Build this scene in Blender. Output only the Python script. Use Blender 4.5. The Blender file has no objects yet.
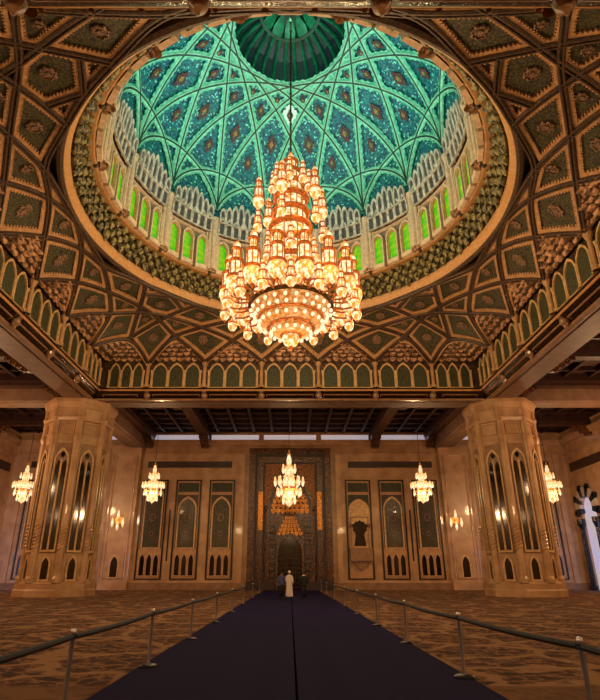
import bpy, math, random
from math import sin, cos, pi, radians, hypot, atan2, sqrt
from mathutils import Vector

random.seed(7)
SC = bpy.context.scene
COL = SC.collection

# ------------------------------------------------------------------ camera, world, exposure
EYE = 1.65
cam_data = bpy.data.cameras.new('camera')
cam = bpy.data.objects.new('camera', cam_data)
COL.objects.link(cam)
cam_data.sensor_fit = 'HORIZONTAL'
cam_data.sensor_width = 36.0
cam_data.lens = 523.8 * 36.0 / 600.0
cam_data.shift_x = 10.0 / 600.0
cam_data.shift_y = 15.0 / 600.0
cam_data.clip_end = 400
cam.location = (0, 0, EYE)
cam.rotation_euler = (pi / 2 + math.atan(209 / 523.8), 0, 0)
SC.camera = cam

world = bpy.data.worlds.new('world')
SC.world = world
world.use_nodes = True
world.node_tree.nodes['Background'].inputs[0].default_value = (0.10, 0.12, 0.2, 1)
world.node_tree.nodes['Background'].inputs[1].default_value = 0.3
SC.view_settings.view_transform = 'Standard'
SC.view_settings.look = 'None'
SC.view_settings.gamma = 1.0
SC.view_settings.exposure = 0.08
try:
    SC.view_settings.use_curve_mapping = False
except Exception:
    pass
SC.cycles.max_bounces = 6
SC.cycles.diffuse_bounces = 3
SC.cycles.glossy_bounces = 3
SC.cycles.caustics_reflective = False
SC.cycles.caustics_refractive = False
SC.cycles.sample_clamp_indirect = 4.0
try:
    SC.cycles.use_denoising = True
except Exception:
    pass

YC = 26.6          # centre of the domed square
HS = 16.55          # half its side
E0 = EYE           # heights below are written above the eye


def light(name, kind, loc, energy, color, size=0.5, rot=None, spot=None, blend=0.6):
    d = bpy.data.lights.new(name, kind)
    d.energy = energy
    d.color = color
    if kind in ('POINT', 'SPOT'):
        d.shadow_soft_size = size
    if kind == 'AREA':
        d.size = size
    if kind == 'SPOT':
        d.spot_size = spot
        d.spot_blend = blend
    o = bpy.data.objects.new(name, d)
    o.location = loc
    if rot is not None:
        o.rotation_euler = rot
    COL.objects.link(o)
    return o


def aim(o, target):
    d = Vector(target) - o.location
    o.rotation_euler = d.to_track_quat('-Z', 'Y').to_euler()


WARM = (1.0, 0.70, 0.32)
# floodlights on the gallery ledge, washing the dome
for k in range(16):
    a = radians(22.5 * k)
    p = (11.9 * sin(a), YC + 11.9 * cos(a), E0 + 22.45)
    o = light('dome_floodlight', 'SPOT', (10.75 * sin(a), YC + 10.75 * cos(a), E0 + 25.6), 800, (0.66, 1.0, 0.86), 0.15, spot=radians(130), blend=0.8)
    aim(o, (-5.5 * sin(a), YC - 5.5 * cos(a), E0 + 36.0))
light('oculus_lamp', 'POINT', (0, YC, E0 + 38.3), 60, (0.3, 1.0, 0.55), 0.3)
# warm uplights on the cornice of the square
for s in range(4):
    for u in (-14, -10, -5, 0, 5, 10, 14):
        x, y = [(u, -14.6), (14.6, u), (u, 14.6), (-14.6, u)][s]
        ox, oy = [(0, 1), (-1, 0), (0, -1), (1, 0)][s]
        o = light('cornice_uplight', 'SPOT', (x - ox * 1.0, YC + y - oy * 1.0, E0 + 15.5), 100, WARM, 0.1, spot=radians(150), blend=1.0)
        aim(o, (x + ox * 2.5, YC + y + oy * 2.5, E0 + 20))
# added fill lights in the aisle bays, where unseen chandeliers would hang
for x in (-27.5, 27.5):
    for y in (-3, 12, 27, 42):
        light('aisle_fill_light', 'POINT', (x, y, E0 + 9.0), 1700, (1.0, 0.63, 0.33), 0.6)
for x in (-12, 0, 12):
    light('aisle_fill_light', 'POINT', (x, 1.0 - 4, E0 + 9.5), 1000, WARM, 0.6)
for x, y, e in ((-14.4, 56, 1000), (13.9, 56, 1000), (-.1, 56, 650), (-28, 56, 560), (27.4, 56, 560)):
    light('chandelier_glow', 'POINT', (x, y - 1.3, E0 + 7.6), e, (1.0, 0.61, 0.29), 0.3)
for k in range(8):
    a = radians(45 * k + 22.5)
    light('great_chandelier_glow', 'POINT', (5.4 * sin(a), YC + 5.4 * cos(a), E0 + 14.6), 480, WARM, 0.3)
    light('great_chandelier_glow', 'POINT', (2.9 * sin(a), YC + 2.9 * cos(a), E0 + 19.5), 150, WARM, 0.3)
light('great_chandelier_glow', 'POINT', (0, YC, E0 + 9.4), 1350, (1.0, 0.66, 0.38), 0.3)
o = light('daylight_left', 'AREA', (-31.5, 52.0, 3.2), 350, (0.35, 0.5, 1.0), 4.0)
aim(o, (-28, 63, 2.0))
o = light('daylight_right', 'AREA', (32.3, 54.0, 3.5), 260, (0.4, 0.55, 1.0), 4.0)
aim(o, (29.5, 63, 2.0))


# ------------------------------------------------------------------ materials
def lin(c):
    return tuple(((v / 12.92) if v <= 0.04045 else ((v + 0.055) / 1.055) ** 2.4) for v in c)


def hx(r, g, b):
    return lin((r / 255, g / 255, b / 255)) + (1,)


def new_mat(name):
    m = bpy.data.materials.new(name)
    m.use_nodes = True
    return m, m.node_tree, m.node_tree.nodes['Principled BSDF']


def mat(name, c, rough=0.5, metal=0.0, c2=None, scale=4.0, detail=3.0, emis=None, es=0.0, bump=0.0, coat=0.0, lo=0.35, hi=0.65, kind='noise'):
    m, nt, b = new_mat(name)
    b.inputs['Base Color'].default_value = c
    b.inputs['Roughness'].default_value = rough
    b.inputs['Metallic'].default_value = metal
    b.inputs['Coat Weight'].default_value = coat
    b.inputs['Coat Roughness'].default_value = 0.06
    if emis:
        b.inputs['Emission Color'].default_value = emis
        b.inputs['Emission Strength'].default_value = es
    if c2 or bump:
        tc = nt.nodes.new('ShaderNodeTexCoord')
        if kind == 'noise':
            t = nt.nodes.new('ShaderNodeTexNoise')
            t.inputs['Detail'].default_value = detail
            out = t.outputs['Fac']
        else:
            t = nt.nodes.new('ShaderNodeTexVoronoi')
            out = t.outputs['Distance']
        t.inputs['Scale'].default_value = scale
        nt.links.new(tc.outputs['Object'], t.inputs['Vector'])
        r = nt.nodes.new('ShaderNodeValToRGB')
        r.color_ramp.elements[0].position = lo
        r.color_ramp.elements[0].color = c
        r.color_ramp.elements[1].position = hi
        r.color_ramp.elements[1].color = c2 or c
        nt.links.new(out, r.inputs['Fac'])
        if c2:
            nt.links.new(r.outputs['Color'], b.inputs['Base Color'])
        if bump:
            bp = nt.nodes.new('ShaderNodeBump')
            bp.inputs['Strength'].default_value = bump
            nt.links.new(out, bp.inputs['Height'])
            nt.links.new(bp.outputs['Normal'], b.inputs['Normal'])
    return m


def ornate(name, ground, mid, spark, scale=3.0, rough=0.6, metal=0.0, ring=0.0, mix2=None):
    """leafy arabesque: voronoi stems over noise leaves, with small bright flowers"""
    m, nt, b = new_mat(name)
    N, L = nt.nodes, nt.links
    tc = N.new('ShaderNodeTexCoord')
    nz = N.new('ShaderNodeTexNoise'); nz.inputs['Scale'].default_value = scale * 1.3; nz.inputs['Detail'].default_value = 3
    L.new(tc.outputs['Object'], nz.inputs['Vector'])
    mp = N.new('ShaderNodeMix'); mp.data_type = 'VECTOR'; mp.inputs['Factor'].default_value = 0.12
    L.new(tc.outputs['Object'], mp.inputs['A']); L.new(nz.outputs['Color'], mp.inputs['B'])
    v = N.new('ShaderNodeTexVoronoi'); v.inputs['Scale'].default_value = scale * 2.2; v.feature = 'DISTANCE_TO_EDGE'
    L.new(mp.outputs['Result'], v.inputs['Vector'])
    r1 = N.new('ShaderNodeValToRGB')
    e = r1.color_ramp.elements
    e[0].position = 0.02; e[0].color = ground
    e[1].position = 0.16; e[1].color = mid
    L.new(v.outputs['Distance'], r1.inputs['Fac'])
    v2 = N.new('ShaderNodeTexVoronoi'); v2.inputs['Scale'].default_value = scale * 4.5
    L.new(mp.outputs['Result'], v2.inputs['Vector'])
    r2 = N.new('ShaderNodeValToRGB')
    r2.color_ramp.elements[0].position = 0.18; r2.color_ramp.elements[0].color = (1, 1, 1, 1)
    r2.color_ramp.elements[1].position = 0.30; r2.color_ramp.elements[1].color = (0, 0, 0, 1)
    L.new(v2.outputs['Distance'], r2.inputs['Fac'])
    mx = N.new('ShaderNodeMix'); mx.data_type = 'RGBA'
    L.new(r2.outputs['Color'], mx.inputs['Factor'])
    L.new(r1.outputs['Color'], mx.inputs['A'])
    mx.inputs['B'].default_value = spark
    L.new(mx.outputs['Result'], b.inputs['Base Color'])
    b.inputs['Roughness'].default_value = rough
    b.inputs['Metallic'].default_value = metal
    bp = N.new('ShaderNodeBump'); bp.inputs['Strength'].default_value = 0.35; bp.inputs['Distance'].default_value = 0.06
    L.new(v.outputs['Distance'], bp.inputs['Height']); L.new(bp.outputs['Normal'], b.inputs['Normal'])
    return m


M = {}
M['marble'] = mat('marble', hx(192, 152, 114), 0.3, c2=hx(164, 124, 88), scale=0.9, detail=6, coat=0.3)
M['beam_stone'] = mat('beam_stone', hx(130, 98, 76), 0.55, c2=hx(112, 82, 62), scale=1.2, detail=6)
M['marble_dark'] = mat('marble_dark', hx(150, 112, 82), 0.3, c2=hx(128, 94, 68), scale=1.5, coat=0.3)
M['stone_dim'] = mat('stone_dim', hx(190, 146, 104), 0.4, c2=hx(168, 124, 86), scale=2.0)
M['stone_warm'] = mat('stone_warm', hx(205, 150, 100), 0.45, c2=hx(186, 132, 84), scale=2.0, detail=6)
M['plaster'] = mat('plaster', hx(196, 134, 84), 0.6, c2=hx(172, 112, 66), scale=2.5)
M['rib'] = mat('rib', hx(52, 34, 22), 0.5, c2=hx(88, 60, 40), scale=9, lo=0.42, hi=0.58, bump=0.4)
M['band'] = mat('band', hx(204, 156, 112), 0.5, c2=hx(172, 124, 84), scale=5)
M['panel'] = ornate('panel', hx(14, 12, 8), hx(70, 66, 36), hx(128, 92, 62), 2.8)
M['medallion'] = ornate('medallion', hx(52, 34, 26), hx(150, 112, 86), hx(60, 60, 40), 4.5)
M['lunette'] = ornate('lunette', hx(22, 14, 9), hx(70, 48, 32), hx(150, 100, 58), 2.2)
M['muqarnas'] = mat('muqarnas', hx(206, 156, 120), 0.6, c2=hx(110, 74, 52), scale=3, lo=0.4, hi=0.62)
M['green_panel'] = ornate('green_panel', hx(22, 22, 14), hx(60, 66, 38), hx(130, 114, 66), 3.4)
M['ivory'] = mat('ivory', hx(214, 176, 126), 0.5, c2=hx(186, 146, 98), scale=4)
M['dark_wood'] = mat('dark_wood', hx(34, 16, 10), 0.5, c2=hx(54, 26, 15), scale=3, detail=5)
M['red_wood'] = mat('red_wood', hx(70, 34, 20), 0.5, c2=hx(40, 19, 12), scale=2.5, detail=5)
M['carved_wood'] = ornate('carved_wood', hx(24, 13, 8), hx(92, 56, 30), hx(190, 124, 62), 2.0, rough=0.25)
M['gilt_dim'] = ornate('gilt_dim', hx(34, 18, 9), hx(120, 72, 32), hx(200, 140, 70), 2.2, rough=0.35, metal=0.5)
M['gilt'] = ornate('gilt', hx(70, 36, 14), hx(225, 145, 60), hx(255, 210, 120), 3.0, rough=0.3, metal=0.7)
M['cornice_panel'] = ornate('cornice_panel', hx(18, 9, 6), hx(46, 25, 15), hx(70, 40, 22), 3.0, rough=0.2)
M['orange_stone'] = mat('orange_stone', hx(204, 154, 104), 0.4, c2=hx(184, 132, 84), scale=6, detail=6)
M['pendant'] = mat('pendant', hx(150, 134, 84), 0.45, c2=hx(48, 38, 24), scale=4.5, lo=0.42, hi=0.6)
M['pendant_dark'] = mat('pendant_dark', hx(40, 31, 18), 0.6, c2=hx(76, 60, 32), scale=5)
M['drum'] = mat('drum', hx(150, 122, 98), 0.5, c2=hx(118, 96, 78), scale=3)
M['drum_frame'] = mat('drum_frame', hx(232, 200, 172), 0.45, c2=hx(204, 172, 144), scale=4)
M['niche_grey'] = mat('niche_grey', hx(220, 206, 190), 0.6, c2=hx(160, 150, 144), scale=3)
M['niche_back'] = mat('niche_back', hx(62, 56, 60), 0.7, c2=hx(96, 92, 96), scale=5)
M['oculus_green'] = mat('oculus_green', hx(20, 120, 84), 0.35, c2=hx(10, 84, 62), scale=3)
M['oculus_dark'] = mat('oculus_dark', hx(10, 50, 46), 0.4, c2=hx(30, 24, 50), scale=1.5)
M['mint'] = mat('mint', hx(124, 208, 176), 0.5, c2=hx(56, 156, 128), scale=3.5, detail=6, lo=0.38, hi=0.6)
M['mint_dark'] = mat('mint_dark', hx(14, 66, 50), 0.45, c2=hx(6, 36, 30), scale=4)
M['mint_pale'] = mat('mint_pale', hx(150, 214, 188), 0.45, c2=hx(110, 180, 152), scale=3)
M['dome_flower'] = ornate('dome_flower', hx(40, 10, 34), hx(84, 44, 44), hx(150, 96, 50), 4.5)
M['flower_heart'] = mat('flower_heart', hx(36, 110, 60), 0.5, c2=hx(170, 104, 52), scale=7, lo=0.45, hi=0.55)
M['dome_white'] = mat('dome_white', hx(210, 235, 225), 0.5)
M['chrome'] = mat('chrome', hx(206, 208, 222), 0.32, metal=0.85)
M['dark_metal'] = mat('dark_metal', hx(60, 56, 62), 0.35, metal=0.8)
M['rope'] = mat('rope', hx(24, 22, 38), 0.8, c2=hx(14, 14, 26), scale=60)
M['black_glass'] = mat('black_glass', hx(10, 8, 7), 0.08, coat=0.6)
M['black_frame'] = mat('black_frame', hx(18, 13, 10), 0.3)
M['inscription'] = ornate('inscription', hx(28, 15, 10), hx(58, 34, 20), hx(108, 72, 40), 5.0, rough=0.35)
M['rod'] = mat('rod', hx(70, 52, 24), 0.35, metal=0.8)
M['black_stone'] = mat('black_stone', hx(14, 20, 34), 0.25, c2=hx(24, 30, 46), scale=6)
M['white_stone'] = mat('white_stone', hx(196, 180, 168), 0.4)
M['skin'] = mat('skin', hx(150, 104, 78), 0.6)
M['hair'] = mat('hair', hx(24, 18, 16), 0.8)
M['white_cloth'] = mat('white_cloth', hx(225, 205, 195), 0.8)
M['blue_cloth'] = mat('blue_cloth', hx(64, 66, 112), 0.8)
M['dark_cloth'] = mat('dark_cloth', hx(22, 20, 24), 0.8)
M['shoe'] = mat('shoe', hx(20, 16, 14), 0.5)


def emitter(name, c, s, c2=None, scale=6.0):
    m = mat(name, (0.8, 0.7, 0.5, 1), 0.3, emis=c, es=s)
    if c2:
        nt = m.node_tree; b = nt.nodes['Principled BSDF']
        tc = nt.nodes.new('ShaderNodeTexCoord'); t = nt.nodes.new('ShaderNodeTexNoise')
        t.inputs['Scale'].default_value = scale; t.inputs['Detail'].default_value = 2
        r = nt.nodes.new('ShaderNodeValToRGB')
        r.color_ramp.elements[0].position = 0.4; r.color_ramp.elements[0].color = c
        r.color_ramp.elements[1].position = 0.6; r.color_ramp.elements[1].color = c2
        nt.links.new(tc.outputs['Object'], t.inputs['Vector'])
        nt.links.new(t.outputs['Fac'], r.inputs['Fac'])
        nt.links.new(r.outputs['Color'], b.inputs['Emission Color'])
    return m


M['lamp_glass'] = emitter('lamp_glass', (0.70, 0.22, 0.012, 1), 1.28, (1.0, 0.86, 0.54, 1), 4.0)
M['lamp_gold'] = mat('lamp_gold', hx(190, 92, 16), 0.4, metal=0.7, c2=hx(92, 38, 4), scale=7, emis=(1.0, 0.30, 0.05, 1), es=0.16)  # weak emission puts the glow of the lamps into the gilt trim
M['bowl_glass'] = emitter('bowl_glass', (0.62, 0.17, 0.02, 1), 0.7, (1.0, 0.55, 0.2, 1), 5)
for _n in ('lamp_glass', 'bowl_glass'): M[_n].node_tree.nodes['Principled BSDF'].inputs['Base Color'].default_value = (0.22, 0.08, 0.01, 1); M[_n].node_tree.nodes['Principled BSDF'].inputs['Specular IOR Level'].default_value = 0.1
M['small_lamp'] = emitter('small_lamp', (1.0, 0.50, 0.16, 1), 1.15, (1.0, 0.80, 0.5, 1), 3.0)
M['small_lamp'].node_tree.nodes['Principled BSDF'].inputs['Base Color'].default_value = (0.1, 0.05, 0.02, 1)
M['small_gold'] = mat('small_gold', hx(220, 150, 60), 0.3, metal=0.6, emis=(1.0, 0.36, 0.07, 1), es=0.25)  # gilt trim, with lamp glow added as faint emission
M['green_pane'] = emitter('green_pane', (0.02, 0.50, 0.0, 1), 0.75, (0.38, 0.62, 0.0, 1), 2.2)
M['green_pane'].node_tree.nodes['Principled BSDF'].inputs['Base Color'].default_value = (0.02, 0.10, 0.01, 1)
M['clerestory_glass'] = emitter('clerestory_glass', (0.62, 0.60, 0.72, 1), 0.42)
M['daylit_glass'] = emitter('daylit_glass', (0.42, 0.48, 0.85, 1), 0.55, (0.50, 0.52, 0.62, 1), 0.5)


def mosaic():
    m, nt, b = new_mat('turquoise_mosaic')
    N, L = nt.nodes, nt.links
    tc = N.new('ShaderNodeTexCoord')
    v = N.new('ShaderNodeTexVoronoi'); v.inputs['Scale'].default_value = 8.5
    L.new(tc.outputs['Object'], v.inputs['Vector'])
    sep = N.new('ShaderNodeSeparateColor'); L.new(v.outputs['Color'], sep.inputs['Color'])
    r = N.new('ShaderNodeValToRGB')
    cr = r.color_ramp; cr.interpolation = 'CONSTANT'
    cr.elements[0].position = 0; cr.elements[0].color = hx(0, 96, 114)
    cr.elements[1].position = 0.30; cr.elements[1].color = hx(2, 58, 90)
    for p_, c_ in ((0.52, hx(6, 118, 118)), (0.72, hx(10, 66, 74)), (0.84, hx(120, 205, 190)), (0.92, hx(8, 110, 84))):
        e = cr.elements.new(p_); e.color = c_
    L.new(sep.outputs['Red'], r.inputs['Fac'])
    L.new(r.outputs['Color'], b.inputs['Base Color'])
    b.inputs['Roughness'].default_value = 0.5
    return m


M['mosaic'] = mosaic()


def carpet():
    m, nt, b = new_mat('patterned_carpet')
    N, L = nt.nodes, nt.links
    tc = N.new('ShaderNodeTexCoord')
    sx = N.new('ShaderNodeSeparateXYZ'); L.new(tc.outputs['Object'], sx.inputs[0])

    def mth(op, a, bb=None, c=None):
        n = N.new('ShaderNodeMath'); n.operation = op
        for i, q in enumerate((a, bb, c)):
            if q is None: continue
            if isinstance(q, (int, float)): n.inputs[i].default_value = q
            else: L.new(q, n.inputs[i])
        return n.outputs[0]
    X, Y = sx.outputs['X'], sx.outputs['Y']
    nz = N.new('ShaderNodeTexNoise'); nz.inputs['Scale'].default_value = 1.3; nz.inputs['Detail'].default_value = 2
    L.new(tc.outputs['Object'], nz.inputs['Vector'])
    mp = N.new('ShaderNodeMix'); mp.data_type = 'VECTOR'; mp.inputs['Factor'].default_value = 0.55
    L.new(tc.outputs['Object'], mp.inputs['A']); L.new(nz.outputs['Color'], mp.inputs['B'])
    def edge(scale):
        v = N.new('ShaderNodeTexVoronoi'); v.feature = 'DISTANCE_TO_EDGE'; v.inputs['Scale'].default_value = scale
        v.inputs['Randomness'].default_value = 0.75
        L.new(mp.outputs['Result'], v.inputs['Vector']); return v.outputs['Distance']
    big = edge(1.1); fine = edge(5.0)
    d = N.new('ShaderNodeTexNoise'); d.inputs['Scale'].default_value = 9; d.inputs['Detail'].default_value = 3
    L.new(tc.outputs['Object'], d.inputs['Vector'])
    g = mth('ADD', fine, mth('MULTIPLY', mth('SUBTRACT', d.outputs['Fac'], 0.5), 0.5))
    r = N.new('ShaderNodeValToRGB'); cr = r.color_ramp
    cr.elements[0].position = 0.02; cr.elements[0].color = hx(122, 86, 62)
    cr.elements[1].position = 0.30; cr.elements[1].color = hx(54, 36, 31)
    e = cr.elements.new(0.10); e.color = hx(84, 54, 40)
    L.new(g, r.inputs['Fac'])
    r2 = N.new('ShaderNodeValToRGB')
    r2.color_ramp.elements[0].position = 0.05; r2.color_ramp.elements[0].color = (1, 1, 1, 1)
    r2.color_ramp.elements[1].position = 0.09; r2.color_ramp.elements[1].color = (0, 0, 0, 1)
    L.new(big, r2.inputs['Fac'])
    mx = N.new('ShaderNodeMix'); mx.data_type = 'RGBA'
    L.new(r2.outputs['Color'], mx.inputs['Factor']); L.new(r.outputs['Color'], mx.inputs['A']); mx.inputs['B'].default_value = hx(132, 98, 72)
    # plainer border field near the entrance
    bd = mth('MULTIPLY', mth('LESS_THAN', Y, 9.6), 0.75)
    mx2 = N.new('ShaderNodeMix'); mx2.data_type = 'RGBA'
    L.new(bd, mx2.inputs['Factor']); L.new(mx.outputs['Result'], mx2.inputs['A']); mx2.inputs['B'].default_value = hx(98, 66, 46)
    L.new(mx2.outputs['Result'], b.inputs['Base Color'])
    b.inputs['Roughness'].default_value = 0.95
    b.inputs['Specular IOR Level'].default_value = 0.1
    return m


M['carpet'] = carpet()
M['runner'] = mat('runner', hx(26, 23, 62), 0.95, c2=hx(20, 18, 50), scale=30)
for _m in ('runner',): M[_m].node_tree.nodes['Principled BSDF'].inputs['Specular IOR Level'].default_value = 0.05
M['seam'] = mat('seam', hx(8, 7, 18), 1.0); M['seam'].node_tree.nodes['Principled BSDF'].inputs['Specular IOR Level'].default_value = 0.0


# ------------------------------------------------------------------ mesh helpers
class MB:
    def __init__(self):
        self.v = []; self.f = []

    def add(self, vs, fs):
        n = len(self.v)
        self.v.extend([tuple(p) for p in vs])
        self.f.extend([tuple(i + n for i in f) for f in fs])
        return self

    def box(self, x0, x1, y0, y1, z0, z1):
        vs = [(x, y, z) for z in (z0, z1) for y in (y0, y1) for x in (x0, x1)]
        fs = [(0, 2, 3, 1), (4, 5, 7, 6), (0, 1, 5, 4), (2, 6, 7, 3), (0, 4, 6, 2), (1, 3, 7, 5)]
        return self.add(vs, fs)

    def obox(self, c, ax, ay, az):
        """box by centre and three half-axis vectors"""
        c, ax, ay, az = map(Vector, (c, ax, ay, az))
        vs = [c + ax * i + ay * j + az * k for k in (-1, 1) for j in (-1, 1) for i in (-1, 1)]
        fs = [(0, 2, 3, 1), (4, 5, 7, 6), (0, 1, 5, 4), (2, 6, 7, 3), (0, 4, 6, 2), (1, 3, 7, 5)]
        return self.add(vs, fs)

    def lathe(self, prof, n=24, c=(0, 0, 0), a0=0.0, a1=2 * pi, cap=False, sx=1.0, sy=1.0):
        full = abs(a1 - a0 - 2 * pi) < 1e-6
        m = n if full else n + 1
        vs = []
        for k in range(m):
            a = a0 + (a1 - a0) * k / n
            for r, z in prof:
                vs.append((c[0] + r * sin(a) * sx, c[1] + r * cos(a) * sy, c[2] + z))
        fs = []
        q = len(prof)
        for k in range(n):
            k2 = (k + 1) % m
            for j in range(q - 1):
                fs.append((k * q + j, k2 * q + j, k2 * q + j + 1, k * q + j + 1))
        if cap and full:
            fs.append(tuple(k * q for k in range(m)))
            fs.append(tuple(k * q + q - 1 for k in reversed(range(m))))
        return self.add(vs, fs)

    def sweep(self, path, prof, nrm, closed=False, smooth_side=None):
        """sweep a 2D profile (side, up) along path; nrm(p) gives 'up'"""
        n = len(path); q = len(prof)
        vs = []
        for i, p in enumerate(path):
            p = Vector(p)
            if closed:
                t = Vector(path[(i + 1) % n]) - Vector(path[i - 1])
            else:
                t = Vector(path[min(i + 1, n - 1)]) - Vector(path[max(i - 1, 0)])
            if t.length < 1e-9: t = Vector((1, 0, 0))
            t.normalize()
            u = Vector(nrm(p))
            s = t.cross(u)
            if s.length < 1e-6: s = Vector((1, 0, 0))
            s.normalize(); u = s.cross(t).normalized()
            for a, b in prof:
                vs.append(p + s * a + u * b)
        fs = []
        m = n if closed else n - 1
        for i in range(m):
            i2 = (i + 1) % n
            for j in range(q):
                j2 = (j + 1) % q
                fs.append((i * q + j, i * q + j2, i2 * q + j2, i2 * q + j))
        if not closed:
            fs.append(tuple(reversed(range(q))))
            fs.append(tuple((n - 1) * q + j for j in range(q)))
        return self.add(vs, fs)

    def tube(self, path, r, n=8, closed=False):
        prof = [(r * cos(2 * pi * k / n), r * sin(2 * pi * k / n)) for k in range(n)]
        d = Vector(path[-1]) - Vector(path[0])
        up = (0, 0, 1) if abs(d.z) < 0.9 * max(d.length, 1e-6) else (0, 1, 0)
        return self.sweep(path, prof, lambda p: up, closed)

    def extr(self, poly, fr, d0, d1):
        """poly of (a,b) in frame fr=(origin, A, B, N), extruded along N from d0 to d1"""
        o, A, B, N_ = [Vector(q) for q in fr]
        n = len(poly)
        vs = [o + A * a + B * b + N_ * d for d in (d0, d1) for a, b in poly]
        fs = [tuple(reversed(range(n))), tuple(range(n, 2 * n))]
        for i in range(n):
            j = (i + 1) % n
            fs.append((i, j, n + j, n + i))
        return self.add(vs, fs)

    def frame_strip(self, outer, inner, fr, d0, d1):
        """ring between two outlines of equal count"""
        o, A, B, N_ = [Vector(q) for q in fr]
        n = len(outer)
        P = lambda ab, d: o + A * ab[0] + B * ab[1] + N_ * d
        vs = [P(p, d0) for p in outer] + [P(p, d1) for p in outer] + [P(p, d1) for p in inner] + [P(p, d0) for p in inner]
        fs = []
        for i in range(n):
            j = (i + 1) % n
            fs.append((i, j, n + j, n + i))
            fs.append((n + i, n + j, 2 * n + j, 2 * n + i))
            fs.append((2 * n + i, 2 * n + j, 3 * n + j, 3 * n + i))
        return self.add(vs, fs)

    def mesh(self, name, m):
        me = bpy.data.meshes.new(name)
        me.from_pydata([tuple(p) for p in self.v], [], self.f)
        me.materials.append(m)
        return me

    def build(self, name, m, parent=None, smooth=False, loc=None):
        me = self.mesh(name, m)
        if smooth:
            for p in me.polygons: p.use_smooth = True
        me.update()
        o = bpy.data.objects.new(name, me)
        COL.objects.link(o)
        if parent is not None: o.parent = parent
        if loc is not None: o.location = loc
        return o


def tag(o, label=None, cat=None, group=None, kind=None):
    if label: o['label'] = label
    if cat: o['category'] = cat
    if group: o['group'] = group
    if kind: o['kind'] = kind
    return o


def empty(name, loc=(0, 0, 0), rz=0.0, parent=None):
    o = bpy.data.objects.new(name, None)
    o.location = loc; o.rotation_euler = (0, 0, rz)
    o.empty_display_size = 0.2
    COL.objects.link(o)
    if parent is not None: o.parent = parent
    return o


def inst(o, parent=None, loc=None, rz=None):
    """copy of an object and of everything below it"""
    c = o.copy(); COL.objects.link(c); c.parent = parent
    if loc is not None: c.location = loc
    if rz is not None: c.rotation_euler = (0, 0, rz)
    for ch in list(o.children):
        inst(ch, c)
    return c


def arch(hw, z0, zs, zt, n=8, cusp=0.0):
    """closed outline of a pointed arch opening: half width, sill, spring, top"""
    R_ = 1.7 * hw
    fm = math.acos((R_ - hw) / R_)
    top = R_ * sin(fm)
    right = []
    for k in range(n + 1):
        f_ = fm * k / n
        right.append(((hw - R_) + R_ * cos(f_) if k < n else 0.0, zs + (zt - zs) * R_ * sin(f_) / top))
    return [(-hw, z0)] + [(-a, b) for a, b in right[:-1]] + list(reversed(right)) + [(hw, z0)]


def scale_out(poly, d):
    """rough outline offset for arch outlines with equal count (hw grows by d, top by d)"""
    out = []
    for a, b in poly:
        out.append((a, b))
    return out


# ------------------------------------------------------------------ floor and runner
floor = MB().box(-33.4, 33.4, -10.4, 63.2, -0.3, 0).build('floor', M['carpet'])
tag(floor, kind='structure')

run = empty('carpet_runner', (0.1, 30, 0))
tag(run, 'long dark navy carpet runner leading straight to the carved portal', 'carpet runner')
mb = MB().box(-2.95, -0.02, -39, 30.8, 0, 0.025)
mb.box(0.02, 2.95, -39, 30.8, 0, 0.025)
mb.build('carpet_strip', M['runner'], run)
MB().box(-0.02, 0.02, -39, 30.8, 0, 0.022).build('seam', M['seam'], run)

# ------------------------------------------------------------------ outer walls
WB = 63.0
WX = 33.2
wt = E0 + 15.1
wb = MB().box(-WX - 0.4, WX + 0.4, WB, WB + 0.5, 0, E0 + 17.3).build('wall_back', M['marble'])
tag(wb, kind='structure')
wl = MB().box(-WX - 0.5, -WX, -10, WB, 0, E0 + 17.3).build('wall_left', M['marble'])
tag(wl, kind='structure')
wf = MB().box(-WX - 0.4, WX + 0.4, -10.5, -10, 0, E0 + 17.3).build('wall_front', M['marble'])
tag(wf, kind='structure')
# right wall has an opening for the striped arch
AY0, AY1 = 58.6, 61.6
mb = MB()
mb.box(WX, WX + 0.5, -10, AY0, 0, E0 + 17.3)
mb.box(WX, WX + 0.5, AY1, WB, 0, E0 + 17.3)
mb.box(WX, WX + 0.5, AY0, AY1, 9.9, E0 + 17.3)
wr = mb.build('wall_right', M['marble']); tag(wr, kind='structure')

# mouldings along the foot and head of the back wall
mb = MB()
for x0, x1 in ((-WX, -5.0), (5.0, WX)):
    mb.box(x0, x1, WB - 0.22, WB, 0, 0.75)
    mb.box(x0, x1, WB - 0.32, WB, 0, 0.25)
tag(mb.build('baseboard_back', M['marble_dark']), kind='structure')
mb = MB()
mb.box(-WX, WX, WB - 0.35, WB, E0 + 14.55, E0 + 14.85)
mb.box(-WX, WX, WB - 0.55, WB, E0 + 14.85, E0 + 15.15)
mb.box(-WX, WX, WB - 0.2, WB, E0 + 13.5, E0 + 13.62)
tag(mb.build('trim_1', M['marble']), kind='structure')
for nm, sx in (('trim_2', -1), ('trim_3', 1)):
    mb = MB()
    xs = sorted((sx * WX, sx * (WX - 0.35)))
    mb.box(xs[0], xs[1], -10, WB, E0 + 14.55, E0 + 14.85)
    xs = sorted((sx * WX, sx * (WX - 0.55)))
    mb.box(xs[0], xs[1], -10, WB, E0 + 14.85, E0 + 15.15)
    xs = sorted((sx * WX, sx * (WX - 0.2)))
    mb.box(xs[0], xs[1], -10, WB, E0 + 13.2, E0 + 13.35)
    tag(mb.build(nm, M['marble']), kind='structure')
    mb = MB()
    xs = sorted((sx * WX, sx * (WX - 0.06)))
    mb.box(xs[0], xs[1], 30, WB - 0.8, E0 + 11.2, E0 + 12.2)
    tag(mb.build('inscription_band', M['inscription']), ('%s wall long dark inscription band near the ceiling' % ('left' if sx < 0 else 'right')), 'inscription', kind='structure')
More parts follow.
